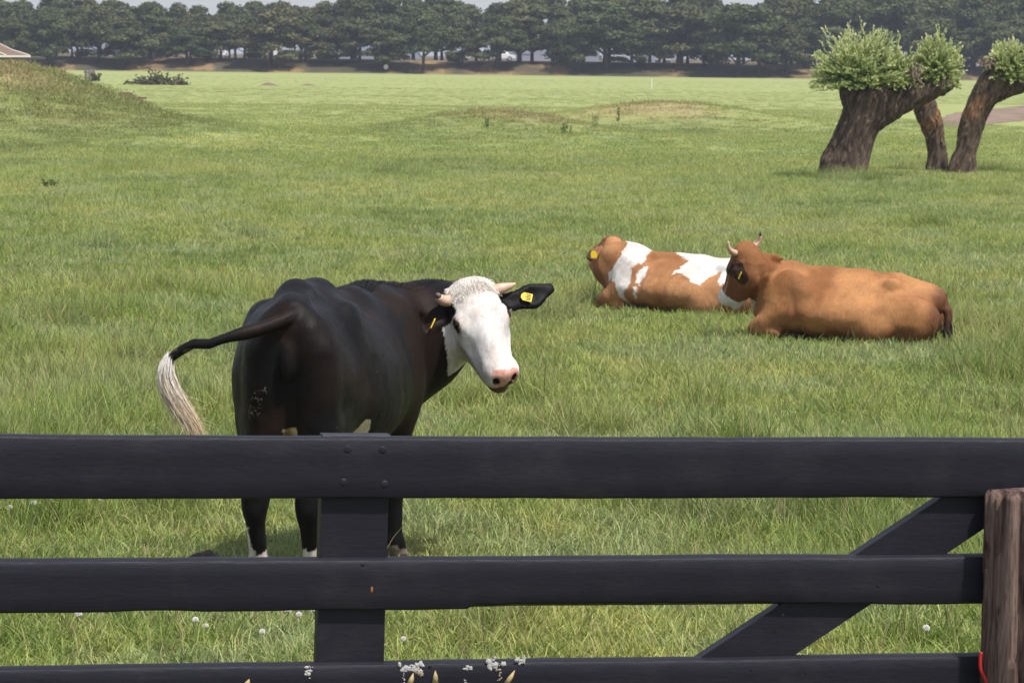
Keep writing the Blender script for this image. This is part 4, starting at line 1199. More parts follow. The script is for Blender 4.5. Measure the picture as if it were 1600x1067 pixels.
M['willow_leaf'] = leaf_material('willow_leaves', [(0.0, (0.070, 0.125, 0.030)), (0.35, (0.230, 0.310, 0.095)), (0.75, (0.52, 0.58, 0.260)), (1.0, (0.70, 0.72, 0.42))], 0.4)
M['twig'] = plain('willow_twig', (0.13, 0.13, 0.05), 0.7, 0.2, 20)
M['dead'] = plain('dead_twigs', (0.20, 0.145, 0.115), 0.8, 0.4, 25)

def willow(name, label, base_px, trunk, arms, domes, h=0.022, lit_side=None, dead=None, seed=0):
    """trunk and arms: lists of (px, py, dY, radius); domes: (px, py, rx, rz, n, spread of roots) in metres round a pixel"""
    g = np.random.default_rng(100 + seed)
    B = ground(*base_px); Y0 = B.y
    root = empty(name, B); tag(root, label, 'tree', 'pollard willows at the right')
    to = lambda px, py, dY: np.array(at(px, py, Y0 + dY)) - np.array(B)
    paths = [[tuple(to(px, py, dY)) + (r,) for px, py, dY, r in path] for path in [trunk] + arms]
    P = np.array([p for q in paths for p in q]); lo = (P[:, :3] - P[:, 3:]).min(0) - .25; hi = (P[:, :3] + P[:, 3:]).max(0) + .25
    b = Body(lo, hi, h)
    for q in paths: b.chain(spline(q, 5), .10)
    # roots flare
    for k in range(7):
        a = k * 2 * math.pi / 7 + g.uniform(-.3, .3); r0 = trunk[0][3]
        b.cone(np.array([math.cos(a) * r0 * .6, math.sin(a) * r0 * .6, .35]), np.array([math.cos(a) * r0 * 1.02, math.sin(a) * r0 * 1.02, -.12]), r0 * .30, r0 * .34, .12)
    V, F = b.mesh(1); N = vnormals(V, F)
    tilt = V[:, 0] * 1.0 - V[:, 2] * .35
    q = np.stack([tilt * 10, V[:, 1] * 10, V[:, 2] * 1.6], 1)
    ridge = 1 - np.abs(fbm(q + .6 * fbm(V * 2, 2, 9)[:, None], 3, 12 + seed)) * 2
    V = V + N * (.034 * ridge + .03 * fbm(V * 2.2, 2, 13 + seed) - .040)[:, None]
    me = mesh_np('trunk', V, F, True)
    bm_ = np.zeros(len(V)) if lit_side is None else np.clip(lit_side(V), 0, 1) * sstep(.55 + fbm(V * 3, 2, 4))
    fattr(me, 'lit_side', bm_)
    link('trunk', me, M['bark'], root)
    LV, LF, tone, rnd = [], [], [], []; tw = MB(); nl = 30; nv = 0
    for (px, py, rx, rz, n, spread, droop) in domes:
        c = to(px, py, 0)
        ro = c + np.stack([g.uniform(-1, 1, n) * spread, g.uniform(-.6, .6, n) * rx * .45, g.uniform(-.06, .08, n)], 1)
        a = g.uniform(0, 2 * math.pi, n); el = np.arcsin(g.uniform(-droop, 1.0, n))
        d = np.stack([np.cos(a) * np.cos(el), np.sin(a) * np.cos(el), np.sin(el)], 1)
        lump = 1 + .22 * vnoise(d * 2.4 + px, seed)
        end = c + d * np.array([rx, rx * .85, rz]) * (g.uniform(.55, 1.12, n) * lump)[:, None] + g.normal(0, .03, (n, 3))
        end[:, 2] += np.where(g.uniform(size=n) < .22, g.uniform(.04, .20, n), 0) * np.clip(d[:, 2] + .3, 0, 1)
        mid = (ro + end) / 2 + d * np.array([.1 * rx, .1 * rx, .06]) - np.array([0, 0, .02])
        for k in range(0, n, 4):
            u = np.linspace(0, 1, 4)[:, None]
            tw.tube([Vector(p) for p in (1 - u) ** 2 * ro[k] + 2 * u * (1 - u) * mid[k] + u ** 2 * end[k]], [.010, .008, .006, .003], 4, False)
        s_ = .28 + .72 * (np.arange(nl)[None] + g.uniform(size=(n, nl))) / nl; S3 = s_[..., None]
        p = (1 - S3) ** 2 * ro[:, None] + 2 * S3 * (1 - S3) * mid[:, None] + S3 ** 2 * end[:, None]
        nz = lambda v: v / np.maximum(np.linalg.norm(v, axis=-1, keepdims=True), 1e-9)
        ax = nz(end - mid)[:, None] + 0 * p; sd = nz(np.cross(ax, g.normal(size=p.shape)))
        dr = nz(ax * g.uniform(.9, 1.7, p.shape[:2] + (1,)) + sd * .75 + np.array([0, 0, .25]))
        w = nz(np.cross(dr, g.normal(size=p.shape))); L = (g.uniform(.06, .115, s_.shape) * (1.15 - .35 * s_))[..., None]; W = L * .21
        q4 = np.stack([p, p + dr * L * .45 + w * W, p + dr * L, p + dr * L * .45 - w * W], 2).reshape(-1, 3)
        LV.append(q4); LF.append(nv + np.arange(len(q4)).reshape(-1, 4)); nv += len(q4)
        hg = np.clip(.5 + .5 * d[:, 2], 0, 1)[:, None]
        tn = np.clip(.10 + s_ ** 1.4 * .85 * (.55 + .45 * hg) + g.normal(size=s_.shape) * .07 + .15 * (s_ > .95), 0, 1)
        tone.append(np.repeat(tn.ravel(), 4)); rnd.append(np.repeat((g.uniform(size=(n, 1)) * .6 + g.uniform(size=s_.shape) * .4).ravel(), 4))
    LV = np.concatenate(LV); LF = np.concatenate(LF); tone = np.concatenate(tone); rnd = np.concatenate(rnd)
    me = mesh_np('crown', np.array(LV), np.array(LF), False); fattr(me, 'tone', tone); fattr(me, 'rnd', rnd)
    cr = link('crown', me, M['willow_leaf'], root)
    tw.build('twigs', M['twig'], cr, True)
    if dead:
        m = MB(); c = to(*dead[:3])
        for k in range(60):
            a = c + g.normal(size=3) * np.array([dead[3], .12, dead[4]]); d = unit(g.normal(size=3)) * g.uniform(.05, .14)
            m.tube([Vector(a), Vector(a + d * .5 + g.normal(size=3) * .015), Vector(a + d)], [.012, .016, .006], 4, False)
        tag(m.build('dead_twigs', M['dead'], cr, False), kind='stuff')
    FOOT.append((B.x, B.y, trunk[0][3] * 1.1, trunk[0][3] * 1.1, 0))
willow('pollard_willow', 'thick leaning pollard willow with a long side arm under its leafy crown', (1318, 277),
       [(1318, 279, 0, .46), (1326, 240, 0, .43), (1338, 205, 0, .41), (1352, 172, 0, .44), (1366, 150, 0, .42)],
       [[(1352, 172, 0, .40), (1340, 150, 0, .33), (1332, 136, .1, .24)], [(1350, 190, 0, .34), (1395, 162, -.05, .32), (1438, 146, -.1, .24), (1480, 132, -.15, .16)], [(1366, 158, 0, .36), (1400, 142, .1, .27), (1422, 134, .15, .2)], [(1298, 277, -.25, .24), (1302, 245, -.15, .18), (1322, 215, 0, .14)]],
       [(1340, 124, 1.06, .98, 700, .50, .30), (1398, 124, .62, .66, 330, .30, .40), (1463, 116, .56, .84, 420, .24, .40)], dead=(1430, 118, -.45, .05, .12), seed=1)
willow('pollard_willow', 'slim willow trunk with sunlit orange painted on one side, standing between the other two', (1464, 268),
       [(1464, 269, 0, .22), (1464, 240, 0, .20), (1458, 205, 0, .22), (1447, 175, 0, .23), (1440, 150, 0, .24), (1436, 135, 0, .24)], [],
       [(1440, 122, .5, .4, 120, .2, .1)], lit_side=lambda V: sstep((V[:, 2] - .55) / .5) * sstep((V[:, 0] + .33 * V[:, 2] + .15) / .2), seed=2)  # right side of the trunk coloured as sunlit
willow('pollard_willow', 'dark pollard willow cut by the right edge, leaning to the right', (1503, 271),
       [(1503, 273, 0, .27), (1508, 240, 0, .24), (1516, 205, 0, .25), (1530, 165, 0, .27), (1550, 132, 0, .28), (1565, 118, 0, .24)],
       [[(1540, 150, 0, .24), (1590, 128, 0, .24), (1640, 118, 0, .18)], [(1487, 271, -.2, .09), (1500, 235, -.1, .08), (1512, 205, 0, .08)]],
       [(1578, 112, .56, .74, 380, .3, .35), (1635, 112, .66, .80, 340, .3, .4)], lit_side=lambda V: .6 * sstep((V[:, 2] - 1.0) / .4) * sstep((.1 - V[:, 0] + .33 * V[:, 2]) / .3) * sstep((1.9 - V[:, 2]) / .3), dead=(1543, 99, -.25, .09, .06), seed=3)  # left streak of the trunk coloured as sunlit

# ------------------------------------------------------------------ trees on the far bank
def far_leaf_material():
    t = NT('far_tree_foliage'); r = t.attr('rnd'); oi = t.node('ShaderNodeObjectInfo')
    c = t.mix(r, (0.026, 0.042, 0.018), (0.100, 0.125, 0.050))
    c = t.mix(t.math('MULTIPLY', oi.outputs['Random'], 0.9), c, t.mix(r, (0.036, 0.042, 0.018), (0.145, 0.138, 0.058)))
    return t.done(c, 0.75, None, 0.12, translucent=0.12)
M['far_leaf'] = far_leaf_material()
M['far_trunk'] = plain('far_tree_bark', (0.035, 0.030, 0.026), 0.9, 0.3, 4)
def far_tree_protos():
    out = []
    for v in range(6):
        g = np.random.default_rng(300 + v)
        # unit tree: height 10, crown from ~2.6 up; scaled per tree
        tr = MB(); lean = g.normal(0, .25, 2)
        def tp(z): return Vector((lean[0] * (z / 10) ** 1.5 * 2, lean[1] * (z / 10) ** 1.5 * 2, z))
        tr.tube([tp(z) for z in (-.4, .5, 2, 4, 6, 8)], [.30, .23, .20, .16, .11, .05], 8)
        lobes = []
        nb = 16 + v % 3
        for k in range(nb):
            z0 = g.uniform(.7, 6.0); a = k * 2.4 + g.uniform(-.4, .4); zc = z0 + g.uniform(.6, 2.2)
            rad = (3.6 - .24 * abs(zc - 4.4)) * g.uniform(.5, 1.0)
            e = Vector((math.cos(a) * rad, math.sin(a) * rad, zc)) + tp(zc)  - Vector((0, 0, zc))
            s = tp(z0); tr.tube([s, (s + e) / 2 + Vector((0, 0, .25)), e], [.09, .06, .03], 5, False)
            lobes.append((np.array(e), np.array([g.uniform(1.1, 1.9), g.uniform(1.1, 1.9), g.uniform(.65, 1.15)])))
        for k in range(11):
            zc = 5.2 + 3.4 * (k + g.uniform()) / 11; rr = (9.6 - zc) * .42 * g.uniform(.4, 1)
            a = g.uniform(0, 6.28); lobes.append((np.array([math.cos(a) * rr, math.sin(a) * rr, zc]) + np.array([lean[0], lean[1], 0]) * 1.2, np.array([g.uniform(1.1, 1.7), g.uniform(1.1, 1.7), g.uniform(.7, 1.1)])))
        V, R = [], []
        for c, r in lobes:
            n = 230; d = g.normal(size=(n, 3)); d /= np.linalg.norm(d, axis=1)[:, None]; d[:, 2] = np.where(d[:, 2] < -.35, -d[:, 2] * .7, d[:, 2])
            nz = lambda v: v / np.linalg.norm(v, axis=1)[:, None]
            p = c + d * r * g.uniform(.60, 1.10, (n, 1)); nr = nz(d + g.normal(size=(n, 3)) * .55); t1 = nz(np.cross(nr, g.normal(size=(n, 3)))); t2 = np.cross(nr, t1); s = g.uniform(.12, .27, (n, 1))
            V.append(np.stack([p - t1 * s - t2 * s * .5, p + t1 * s * .8 - t2 * s * .6, p + t1 * s + t2 * s * .5, p - t1 * s * .7 + t2 * s * .6], 1).reshape(-1, 3))
            R.append(np.repeat(np.clip(g.uniform(.2, .75) + g.normal(size=n) * .18, 0, 1), 4))
        V = np.concatenate(V); R = np.concatenate(R); F = np.arange(len(V)).reshape(-1, 4)
        tm = bpy.data.meshes.new('trunk'); tm.from_pydata(tr.v, [], tr.f); tm.materials.append(M['far_trunk'])
        cm = mesh_np('crown', np.array(V), np.array(F), False); fattr(cm, 'rnd', R); cm.materials.append(M['far_leaf'])
        out.append((tm, cm))
    return out
ORD = 'first second third fourth fifth sixth seventh eighth ninth tenth eleventh twelfth thirteenth fourteenth fifteenth sixteenth seventeenth eighteenth nineteenth twentieth'.split()
def nth(k):
    if k < 20: return ORD[k]
    t = {2: 'twenty', 3: 'thirty', 4: 'forty', 5: 'fifty'}[(k + 1) // 10]
    return t + '-' + ORD[(k + 1) % 10 - 1] if (k + 1) % 10 else {'thirty': 'thirtieth', 'forty': 'fortieth', 'fifty': 'fiftieth'}[t]
TOPY = np.array([(0, -8), (225, -2), (250, 12), (330, 12), (385, 0), (420, 4), (455, 12), (500, 0), (560, -18), (690, -12), (715, 8), (755, 10), (785, -10), (1080, -14), (1150, -2), (1185, 0), (1230, -14), (1600, -25)], float)
def far_trees():
    protos = far_tree_protos(); g = np.random.default_rng(77); k = 0
    def place(px, Y, top_y, label, group, wide, zb=None):
        nonlocal k
        X = (px - 800) / FPX * Y; zb = H(X, Y)
        ztop = CAM_H + (88 + (px - 800) * .0113 - top_y) * Y / FPX
        h_ = max(ztop - zb, 4.5) / 9.6
        o = empty('tree', (X, Y, zb), g.uniform(0, 6.28)); tag(o, label, 'tree', group)
        o.scale = (h_ * wide, h_ * wide, h_)
        tm, cm = protos[k % 6]; k += 1
        link('trunk', tm, None, o); link('crown', cm, None, o)
    # front row
    px = -30.0; i = 0; vis = []
    while px < 1640:
        if not (1290 < px < 1420): vis.append(px)
        px += g.uniform(30, 62)
    for i, px in enumerate(vis):
        place(px, g.uniform(394, 400.5), g.uniform(-2, 46), 'small dark tree in the front row on the far bank, %s from the left' % nth(i), 'front row of trees on the far bank', g.uniform(1.0, 1.7))
    px = -60.0
    while px < 1670:
        place(px, g.uniform(406, 416), np.interp(px, TOPY[:, 0], TOPY[:, 1]) + g.uniform(6, 26), 'tall dark tree just behind the front row on the far bank', 'second row of trees on the far bank', g.uniform(1.05, 1.35)); px += g.uniform(34, 56)
    px = -70.0
    while px < 1680:
        place(px, g.uniform(424, 446), np.interp(px, TOPY[:, 0], TOPY[:, 1]) + g.uniform(-8, 8), 'tallest dark tree in the back of the far wood', 'back row of trees on the far bank', g.uniform(.95, 1.25)); px += g.uniform(34, 54)
far_trees()
def understory():
    """round shrubs under the far trees"""
    g = np.random.default_rng(91); protos = []
    for v in range(3):
        V, R = [], []
        for k in range(9):
            c = np.array([g.normal(0, .8), g.normal(0, .5), g.uniform(.4, 1.1)]); r = np.array([.8, .7, .6]) * g.uniform(.7, 1.2); n = 150
            nz = lambda v_: v_ / np.linalg.norm(v_, axis=1)[:, None]
            d = nz(g.normal(size=(n, 3))); p = c + d * r * g.uniform(.6, 1.1, (n, 1)); p[:, 2] = np.abs(p[:, 2]); nr = nz(d + g.normal(size=(n, 3)) * .5); t1 = nz(np.cross(nr, g.normal(size=(n, 3)))); t2 = np.cross(nr, t1); s = g.uniform(.08, .18, (n, 1))
            V.append(np.stack([p - t1 * s - t2 * s * .5, p + t1 * s * .8 - t2 * s * .6, p + t1 * s + t2 * s * .5, p - t1 * s * .7 + t2 * s * .6], 1).reshape(-1, 3)); R.append(np.repeat(np.clip(g.uniform(.3, .8) + g.normal(size=n) * .18, 0, 1), 4))
        V = np.concatenate(V); cm = mesh_np('leaves', V, np.arange(len(V)).reshape(-1, 4), False); fattr(cm, 'rnd', np.concatenate(R)); cm.materials.append(M['far_leaf'])
        m = MB()
        for k in range(5): m.tube([Vector((0, 0, -.1)), Vector((g.normal(0, .5), g.normal(0, .3), .9))], [.06, .02], 5)
        sm = bpy.data.meshes.new('stems'); sm.from_pydata(m.v, [], m.f); sm.materials.append(M['far_trunk']); protos.append((sm, cm))
    px = -20.0; k = 0
    while px < 1620:
        if min(abs(px - c) for c in (337, 418, 735, 776, 1030)) > 14:
            Y = g.uniform(403, 412); X = (px - 800) / FPX * Y; o = empty('shrub', (X, Y, H(X, Y)), g.uniform(0, 6.28)); h_ = g.uniform(.6, 1.25); o.scale = (h_ * 1.2, h_ * 1.2, h_)
            tag(o, 'low round shrub under the far trees on the crest of the bank', 'shrub', 'shrubs under the far trees')
            sm, cm = protos[k % 3]; k += 1; link('stems', sm, None, o); link('leaves', cm, None, o)
        px += g.uniform(36, 120)
understory()

# ------------------------------------------------------------------ things in the far field and behind the trees
M['car_white'] = plain('white_car_paint', (0.72, 0.72, 0.74), 0.3, 0.03, 2); M['car_grey'] = plain('silver_car_paint', (0.42, 0.43, 0.46), 0.3, 0.03, 2)
M['car_blue'] = plain('blue_car_paint', (0.06, 0.10, 0.30), 0.3, 0.03, 2); M['glass'] = plain('car_glass', (0.03, 0.035, 0.04), 0.08, 0.05, 2)
M['tyre'] = plain('tyre_rubber', (0.02, 0.02, 0.02), 0.8, 0.1, 5); M['lamp'] = plain('lamp_lens', (0.6, 0.58, 0.52), 0.2, 0.05, 5)
def car(px, Y, rz, paint, label, van=False):
    X = (px - 800) / FPX * Y
    o = empty('parked_car', (X, Y, H(X, Y)), rz); tag(o, label, 'car', 'cars parked behind the trees')
    L, W = (4.8, 1.9) if van else (4.2, 1.7)
    low = [(-L / 2, .35), (-L / 2, .85), (-L / 2 + .15, .95), (L / 2 - .9, .92), (L / 2 - .1, .78), (L / 2, .55), (L / 2, .30)]
    if van: cab = [(-L / 2 + .1, .93), (-L / 2 + .15, 1.85), (-L / 2 + .5, 1.98), (.9, 1.98), (1.4, 1.75), (L / 2 - .7, .95)]
    else: cab = [(-L / 2 + .25, .93), (-L / 2 + .75, 1.38), (-L / 2 + 1.3, 1.47), (.35, 1.45), (.75, 1.35), (1.35, .92)]
    def extr(name, prof, w0, w1, mat, par):
        n = len(prof); zm = min(p[1] for p in prof); zx = max(p[1] for p in prof); V = []
        for s in (-1, 1):
            for x, z in prof: V.append(Vector((x, s * (w0 + (w1 - w0) * (z - zm) / (zx - zm)) / 2, z)))
        m = MB(); m.add(V, [tuple(range(n)), tuple(range(2 * n - 1, n - 1, -1))] + [(i, n + i, n + (i + 1) % n, (i + 1) % n) for i in range(n)])
        q = m.build(name, mat, par); bv = q.modifiers.new('bevel', 'BEVEL'); bv.width = .06; bv.segments = 2; return q
    body = extr('body', low, W, W * .97, paint, o); extr('cabin', cab, W * .95, W * .78, paint, o)
    for s in (-1, 1):
        zb, zt = (1.05, 1.70) if van else (.98, 1.34)
        for x0, x1 in (((-.2, .8), (-1.6, -.4)) if van else ((-.05, .75), (-1.15, -.15))):
            m = MB(); m.box(((x0 + x1) / 2, s * W * .445, (zb + zt) / 2), (x1 - x0, .05, zt - zb)); m.build('window', M['glass'], o)
        for x in (-L * .31, L * .31):
            wz = MB(); wz.tube([Vector((x, s * (W / 2 - .18), .32)), Vector((x, s * (W / 2 + .01), .32))], .32, 16); w = wz.build('wheel', M['tyre'], o, False)
            MB().tube([Vector((x, s * (W / 2 + .0), .32)), Vector((x, s * (W / 2 + .02), .32))], .19, 12).build('rim', M['car_grey'], w)
        MB().box((L / 2 - .03, s * W * .36, .68), (.10, .28, .14)).build('headlight', M['lamp'], o)
    c0 = (1.42, 1.32) if van else (1.02, 1.16)
    MB().box((c0[0], 0, c0[1] + (.1 if van else 0)), (.06, W * .74, .5), Matrix.Rotation(-.9 if not van else -.75, 3, 'Y')).build('windscreen', M['glass'], o)
car(418, 424, .1, M['car_white'], 'white van parked between the far trunks', True)
car(337, 427, 1.3, M['car_white'], 'white car seen end on between far trunks at the left')
car(178, 426, .2, M['car_grey'], 'silver car behind the far trees nearest the mound')
car(735, 426, -.1, M['car_white'], 'white car left of the pair near the middle of the far bank')
car(776, 427, .1, M['car_white'], 'white car right of the pair near the middle of the far bank')
car(955, 428, .2, M['car_grey'], 'silver car behind the middle of the far trees')
car(1030, 429, 1.4, M['car_white'], 'white car seen end on right of the silver one')
car(1355, 428, .1, M['car_blue'], 'blue car behind the far trees near the willows')

M['wall_pale'] = plain('pale_lilac_cladding', (0.28, 0.29, 0.37), 0.7, 0.08, .6); M['pane'] = plain('pale_window_pane', (0.30, 0.36, 0.44), 0.15, 0.1, 1)
M['roof_grey'] = plain('grey_sheet_roof', (0.34, 0.35, 0.38), 0.6, 0.1, 1)
def hall(px, Y, w, h_, label):
    X = (px - 800) / FPX * Y; z = H(X, Y)
    o = empty('hall', (X, Y, z)); tag(o, label, 'building', 'pale halls behind the wood')
    MB().box((0, 4, h_ / 2), (w, 8, h_)).build('wall', M['wall_pale'], o)
    m = MB(); m.add([Vector(p) for p in ((-w / 2 - .2, -.3, h_ + .003), (w / 2 + .2, -.3, h_ + .003), (w / 2 + .2, 8.3, h_ + .003), (-w / 2 - .2, 8.3, h_ + .003), (-w / 2 - .2, 4, h_ + 1.1), (w / 2 + .2, 4, h_ + 1.1))], [(0, 1, 5, 4), (2, 3, 4, 5), (0, 4, 3), (1, 2, 5), (3, 2, 1, 0)]); m.build('roof', M['roof_grey'], o)
    n = max(3, int(w / 3.2))
    for k in range(n):
        x = -w / 2 + w * (k + .5) / n
        f = MB().box((x, -.03, h_ * .55), (w / n * .62, .06, h_ * .42)).build('window', M['roof_grey'], o)
        MB().box((x, -.07, h_ * .55), (w / n * .54, .04, h_ * .34)).build('pane', M['pane'], f)
hall(190, 470, 12, 2.6, 'pale hall glimpsed between trunks near the house roof')
hall(580, 480, 14, 2.8, 'pale hall glimpsed between trunks left of the middle')
hall(850, 475, 16, 2.8, 'pale hall glimpsed behind the middle of the wood')
hall(1000, 485, 9, 2.6, 'small pale hall glimpsed between trunks right of the middle')
hall(1530, 476, 14, 2.8, 'pale hall glimpsed behind the willows')

# small house whose roof rises behind the mound
M['tile'] = plain('brown_roof_tiles', (0.155, 0.098, 0.066), 0.85, 0.35, 3, 0.4); M['brickwall'] = plain('brown_brick_wall', (0.21, 0.15, 0.11), 0.9, 0.25, 4)
M['white_trim'] = plain('white_gutter_paint', (0.72, 0.70, 0.67), 0.5, 0.05, 3)
def house():
    Y = 150.0; er = at(46, 87, Y + 7.2); hw = 3.6; cx, cy = er.x - hw, Y + hw
    z0 = H(cx, cy); ez = er.z - z0
    o = empty('house', (cx, cy, z0)); tag(o, 'small house behind the left mound with brown flared hip roof', 'house')
    MB().box((0, 0, (ez - .12) / 2 - .2), (2 * hw - .3, 2 * hw - .3, ez - .12 + .4)).build('wall', M['brickwall'], o)
    rings = [(hw, ez), (hw * .78, ez + .28), (hw * .5, ez + .85), (hw * .22, ez + 1.75), (.05, ez + 2.4)]
    V = [Vector((sx * r, sy * r, z)) for r, z in rings for sx, sy in ((-1, -1), (1, -1), (1, 1), (-1, 1))]
    F = [(4 * i + k, 4 * i + (k + 1) % 4, 4 * i + 4 + (k + 1) % 4, 4 * i + 4 + k) for i in range(4) for k in range(4)] + [(3, 2, 1, 0), (16, 17, 18, 19)]
    rf = MB().add(V, F).build('roof', M['tile'], o)
    for sx, sy in ((1, -1), (-1, -1), (1, 1), (-1, 1)):
        MB().tube([Vector((sx * r, sy * r, z + .01)) for r, z in rings], .03, 6).build('ridge_cap', M['white_trim'], rf)
    m = MB()
    for a in range(4):
        R_ = Matrix.Rotation(a * math.pi / 2, 3, 'Z'); m.box(R_ @ Vector((0, -hw - .02, ez - .045)), (2 * hw + .1, .08, .09), R_)
    m.build('gutter', M['white_trim'], rf)
    for x in (-1.5, 1.5):
        f = MB().box((x, -hw + .13, 1.3), (.9, .06, 1.1)).build('window', M['white_trim'], o); MB().box((x, -hw + .09, 1.3), (.76, .04, .96)).build('pane', M['glass'], f)
house()

M['brick'] = plain('old_red_brown_brick', (0.20, 0.115, 0.085), 0.95, 0.35, 14, 0.5)
M['soil'] = plain('dry_brown_soil', (0.155, 0.105, 0.075), 0.95, 0.35, 5, 0.8); M['dark_soil'] = plain('dark_molehill_soil', (0.060, 0.042, 0.032), 0.95, 0.4, 30, 0.9)
def brick_ruin():
    c = at(232, 157, 99.0)
    o = empty('brick_wall', (c.x, c.y, c.z - .12)); tag(o, 'stump of old brick wall jutting from the right slope of the mound', 'wall')
    me = None; g = random.Random(4)
    for r in range(6):
        for k in range(4):
            if r > 3 and k > 4 - (r - 2): continue
            q = MB().box((0, 0, 0), (.215, .11, .062)).build('brick', M['brick'], o) if me is None else bpy.data.objects.new('brick', me)
            if me is None: me = q.data
            else: C.objects.link(q); q.parent = o
            q.location = (-.95 + k * .226 + (.113 if r % 2 else 0) + g.uniform(-.008, .008), g.uniform(-.012, .012), -.03 + r * .073); q.rotation_euler = (0, g.uniform(-.03, .03), g.uniform(-.05, .05))
    MB().box((-.60, 0, .08), (.72, .09, .30)).build('mortar_core', M['soil'], o)
brick_ruin()

def heap(name, px, py, rx, ry, h_, mat, label, cat, seed, group=None):
    p = ground(px, py); n = 30; V = [Vector((0, 0, h_ * .95))]; F = []; g = np.random.default_rng(seed)
    for i in range(1, 9):
        r = i / 8
        for k in range(n):
            a = 2 * math.pi * k / n; rr = r * (1 + .25 * float(vnoise(np.array([math.cos(a) * 1.6, math.sin(a) * 1.6, seed + .5]))))
            x, y = rx * rr * math.cos(a), ry * rr * math.sin(a)
            z = h_ * (math.cos(min(r, 1) * math.pi) * .5 + .5) * (1 + .25 * float(fbm(np.array([x / rx * 2.5, y / ry * 2.5, seed + .1]), 2))) + (H(p.x + x, p.y + y) - p.z)
            V.append(Vector((x, y, z - .03 * (i == 8))))
    F += [(0, 1 + k, 1 + (k + 1) % n) for k in range(n)]
    for i in range(7):
        for k in range(n): F.append((1 + i * n + k, 1 + (i + 1) * n + k, 1 + (i + 1) * n + (k + 1) % n, 1 + i * n + (k + 1) % n))
    o = MB().add(V, F).build(name, mat, None, True); o.location = p; tag(o, label, cat, group)
    FOOT.append((p.x, p.y, rx * .85, ry * .85, 0)); return p
heap('molehill', 325, 888, .20, .17, .085, M['dark_soil'], 'dark brown molehill in the grass left of the black cow', 'molehill', 1)
heap('soil_heap', 420, 134, 1.0, 1.5, .20, M['soil'], 'flat brown heap of soil in the far field, left of two', 'heap', 2)
heap('soil_heap', 482, 134, .8, 1.2, .14, M['soil'], 'flat brown heap of soil in the far field, right of two', 'heap', 3)

# grassless earth track at the right
def track():
    pts = [ground(px, py) for px, py in ((1462, 190), (1480, 181), (1510, 175), (1560, 170), (1610, 165), (1700, 160), (1720, 182), (1640, 187), (1590, 190), (1540, 195), (1500, 199), (1475, 197))]
    P = np.array([(p.x, p.y) for p in pts]); c = P.mean(0); V = []; F = []; m = 10; n = 96
    ring = np.array([np.array(spline([tuple(p) for p in P] + [tuple(P[0])], 8))[int(i * 96 / n)] for i in range(n)])
    for i in range(m + 1):
        for k in range(n):
            q = c + (ring[k] - c) * (i / m) * (1 + .03 * math.sin(k * 1.7) * (i == m)); V.append(Vector((q[0], q[1], H(q[0], q[1]) + .035 - .02 * (i == m))))
    for i in range(m):
        for k in range(n): F.append((i * n + k, (i + 1) * n + k, (i + 1) * n + (k + 1) % n, i * n + (k + 1) % n))
    t = NT('pinkish_bare_earth'); p = t.pos(); nn = t.noise(t.mapping(p, (1, .3, 1)), .8, 5, .7)
    mat = t.done(t.ramp(nn, [(.3, (.13, .095, .07)), (.48, (.21, .15, .115)), (.58, (.24, .175, .135)), (.66, (.16, .18, .06))]), .95, t.bump(nn, .5, .1), .1)
    o = MB().add(V, F).build('dirt_track', mat, None, True); tag(o, kind='structure')
    FOOT.append((c[0] + 3, c[1], (P[:, 0].max() - P[:, 0].min()) * .5, (P[:, 1].max() - P[:, 1].min()) * .42, 0))
track()

def stems_plant(name, px, py, h_, n, w, label, cat, mats, seed, leaf=.05, group=None, ground_p=None):
    p = ground_p or ground(px, py); g = np.random.default_rng(seed)
    o = empty(name, p); tag(o, label, cat, group); st = MB(); V, F, tone, rnd = [], [], [], []
    for k in range(n):
        a = g.uniform(0, 6.28); r = w * math.sqrt(g.uniform()); b0 = np.array([math.cos(a) * r * .5, math.sin(a) * r * .5, -.03]); e = np.array([math.cos(a) * r, math.sin(a) * r, h_ * g.uniform(.55, 1.0)])
        md = (b0 + e) / 2 + g.normal(size=3) * h_ * .05
        st.tube([Vector(b0), Vector(md), Vector(e)], [leaf * .12, leaf * .10, leaf * .05], 5, False)
        for i in range(26):
            u = g.uniform(.12, 1); q = (1 - u) ** 2 * b0 + 2 * u * (1 - u) * md + u * u * e; d = unit(g.normal(size=3) + np.array([0, 0, .3])); s_ = unit(np.cross(d, g.normal(size=3))); L = leaf * g.uniform(.6, 1.3); j = len(V)
            V += [q, q + d * L * .5 + s_ * L * .25, q + d * L, q + d * L * .5 - s_ * L * .25]; F.append((j, j + 1, j + 2, j + 3)); tone += [u * .6] * 4; rnd += [g.uniform()] * 4
    st.build('stems', mats[0], o); me = mesh_np('leaves', np.array(V), np.array(F), False); fattr(me, 'tone', tone); fattr(me, 'rnd', rnd); link('leaves', me, mats[1], o)
    return o
M['weed_leaf'] = leaf_material('weed_leaves', [(0.0, (0.08, 0.12, 0.035)), (1.0, (0.16, 0.22, 0.07))])
M['bush_leaf'] = leaf_material('brush_leaves', [(0.0, (0.055, 0.060, 0.028)), (1.0, (0.12, 0.135, 0.055))])
W_ = (M['twig'], M['weed_leaf'])
stems_plant('thistle', 762, 200, .45, 3, .06, 'lone dark thistle on the left swell of the meadow', 'plant', W_, 1, .06, 'thistles')
stems_plant('thistle', 884, 209, .34, 6, .20, 'bushy low thistle between the two swells', 'plant', W_, 2, .06, 'thistles')
stems_plant('thistle', 930, 200, .45, 4, .12, 'small thistle at the foot of the brown-topped swell', 'plant', W_, 3, .05, 'thistles')
stems_plant('thistle', 965, 190, .55, 4, .08, 'tallest thistle, in front of the brown-topped swell', 'plant', W_, 4, .06, 'thistles')
stems_plant('weed', 82, 292, .13, 9, .20, 'dark low weed in the grass below the left mound', 'plant', W_, 5, .05)
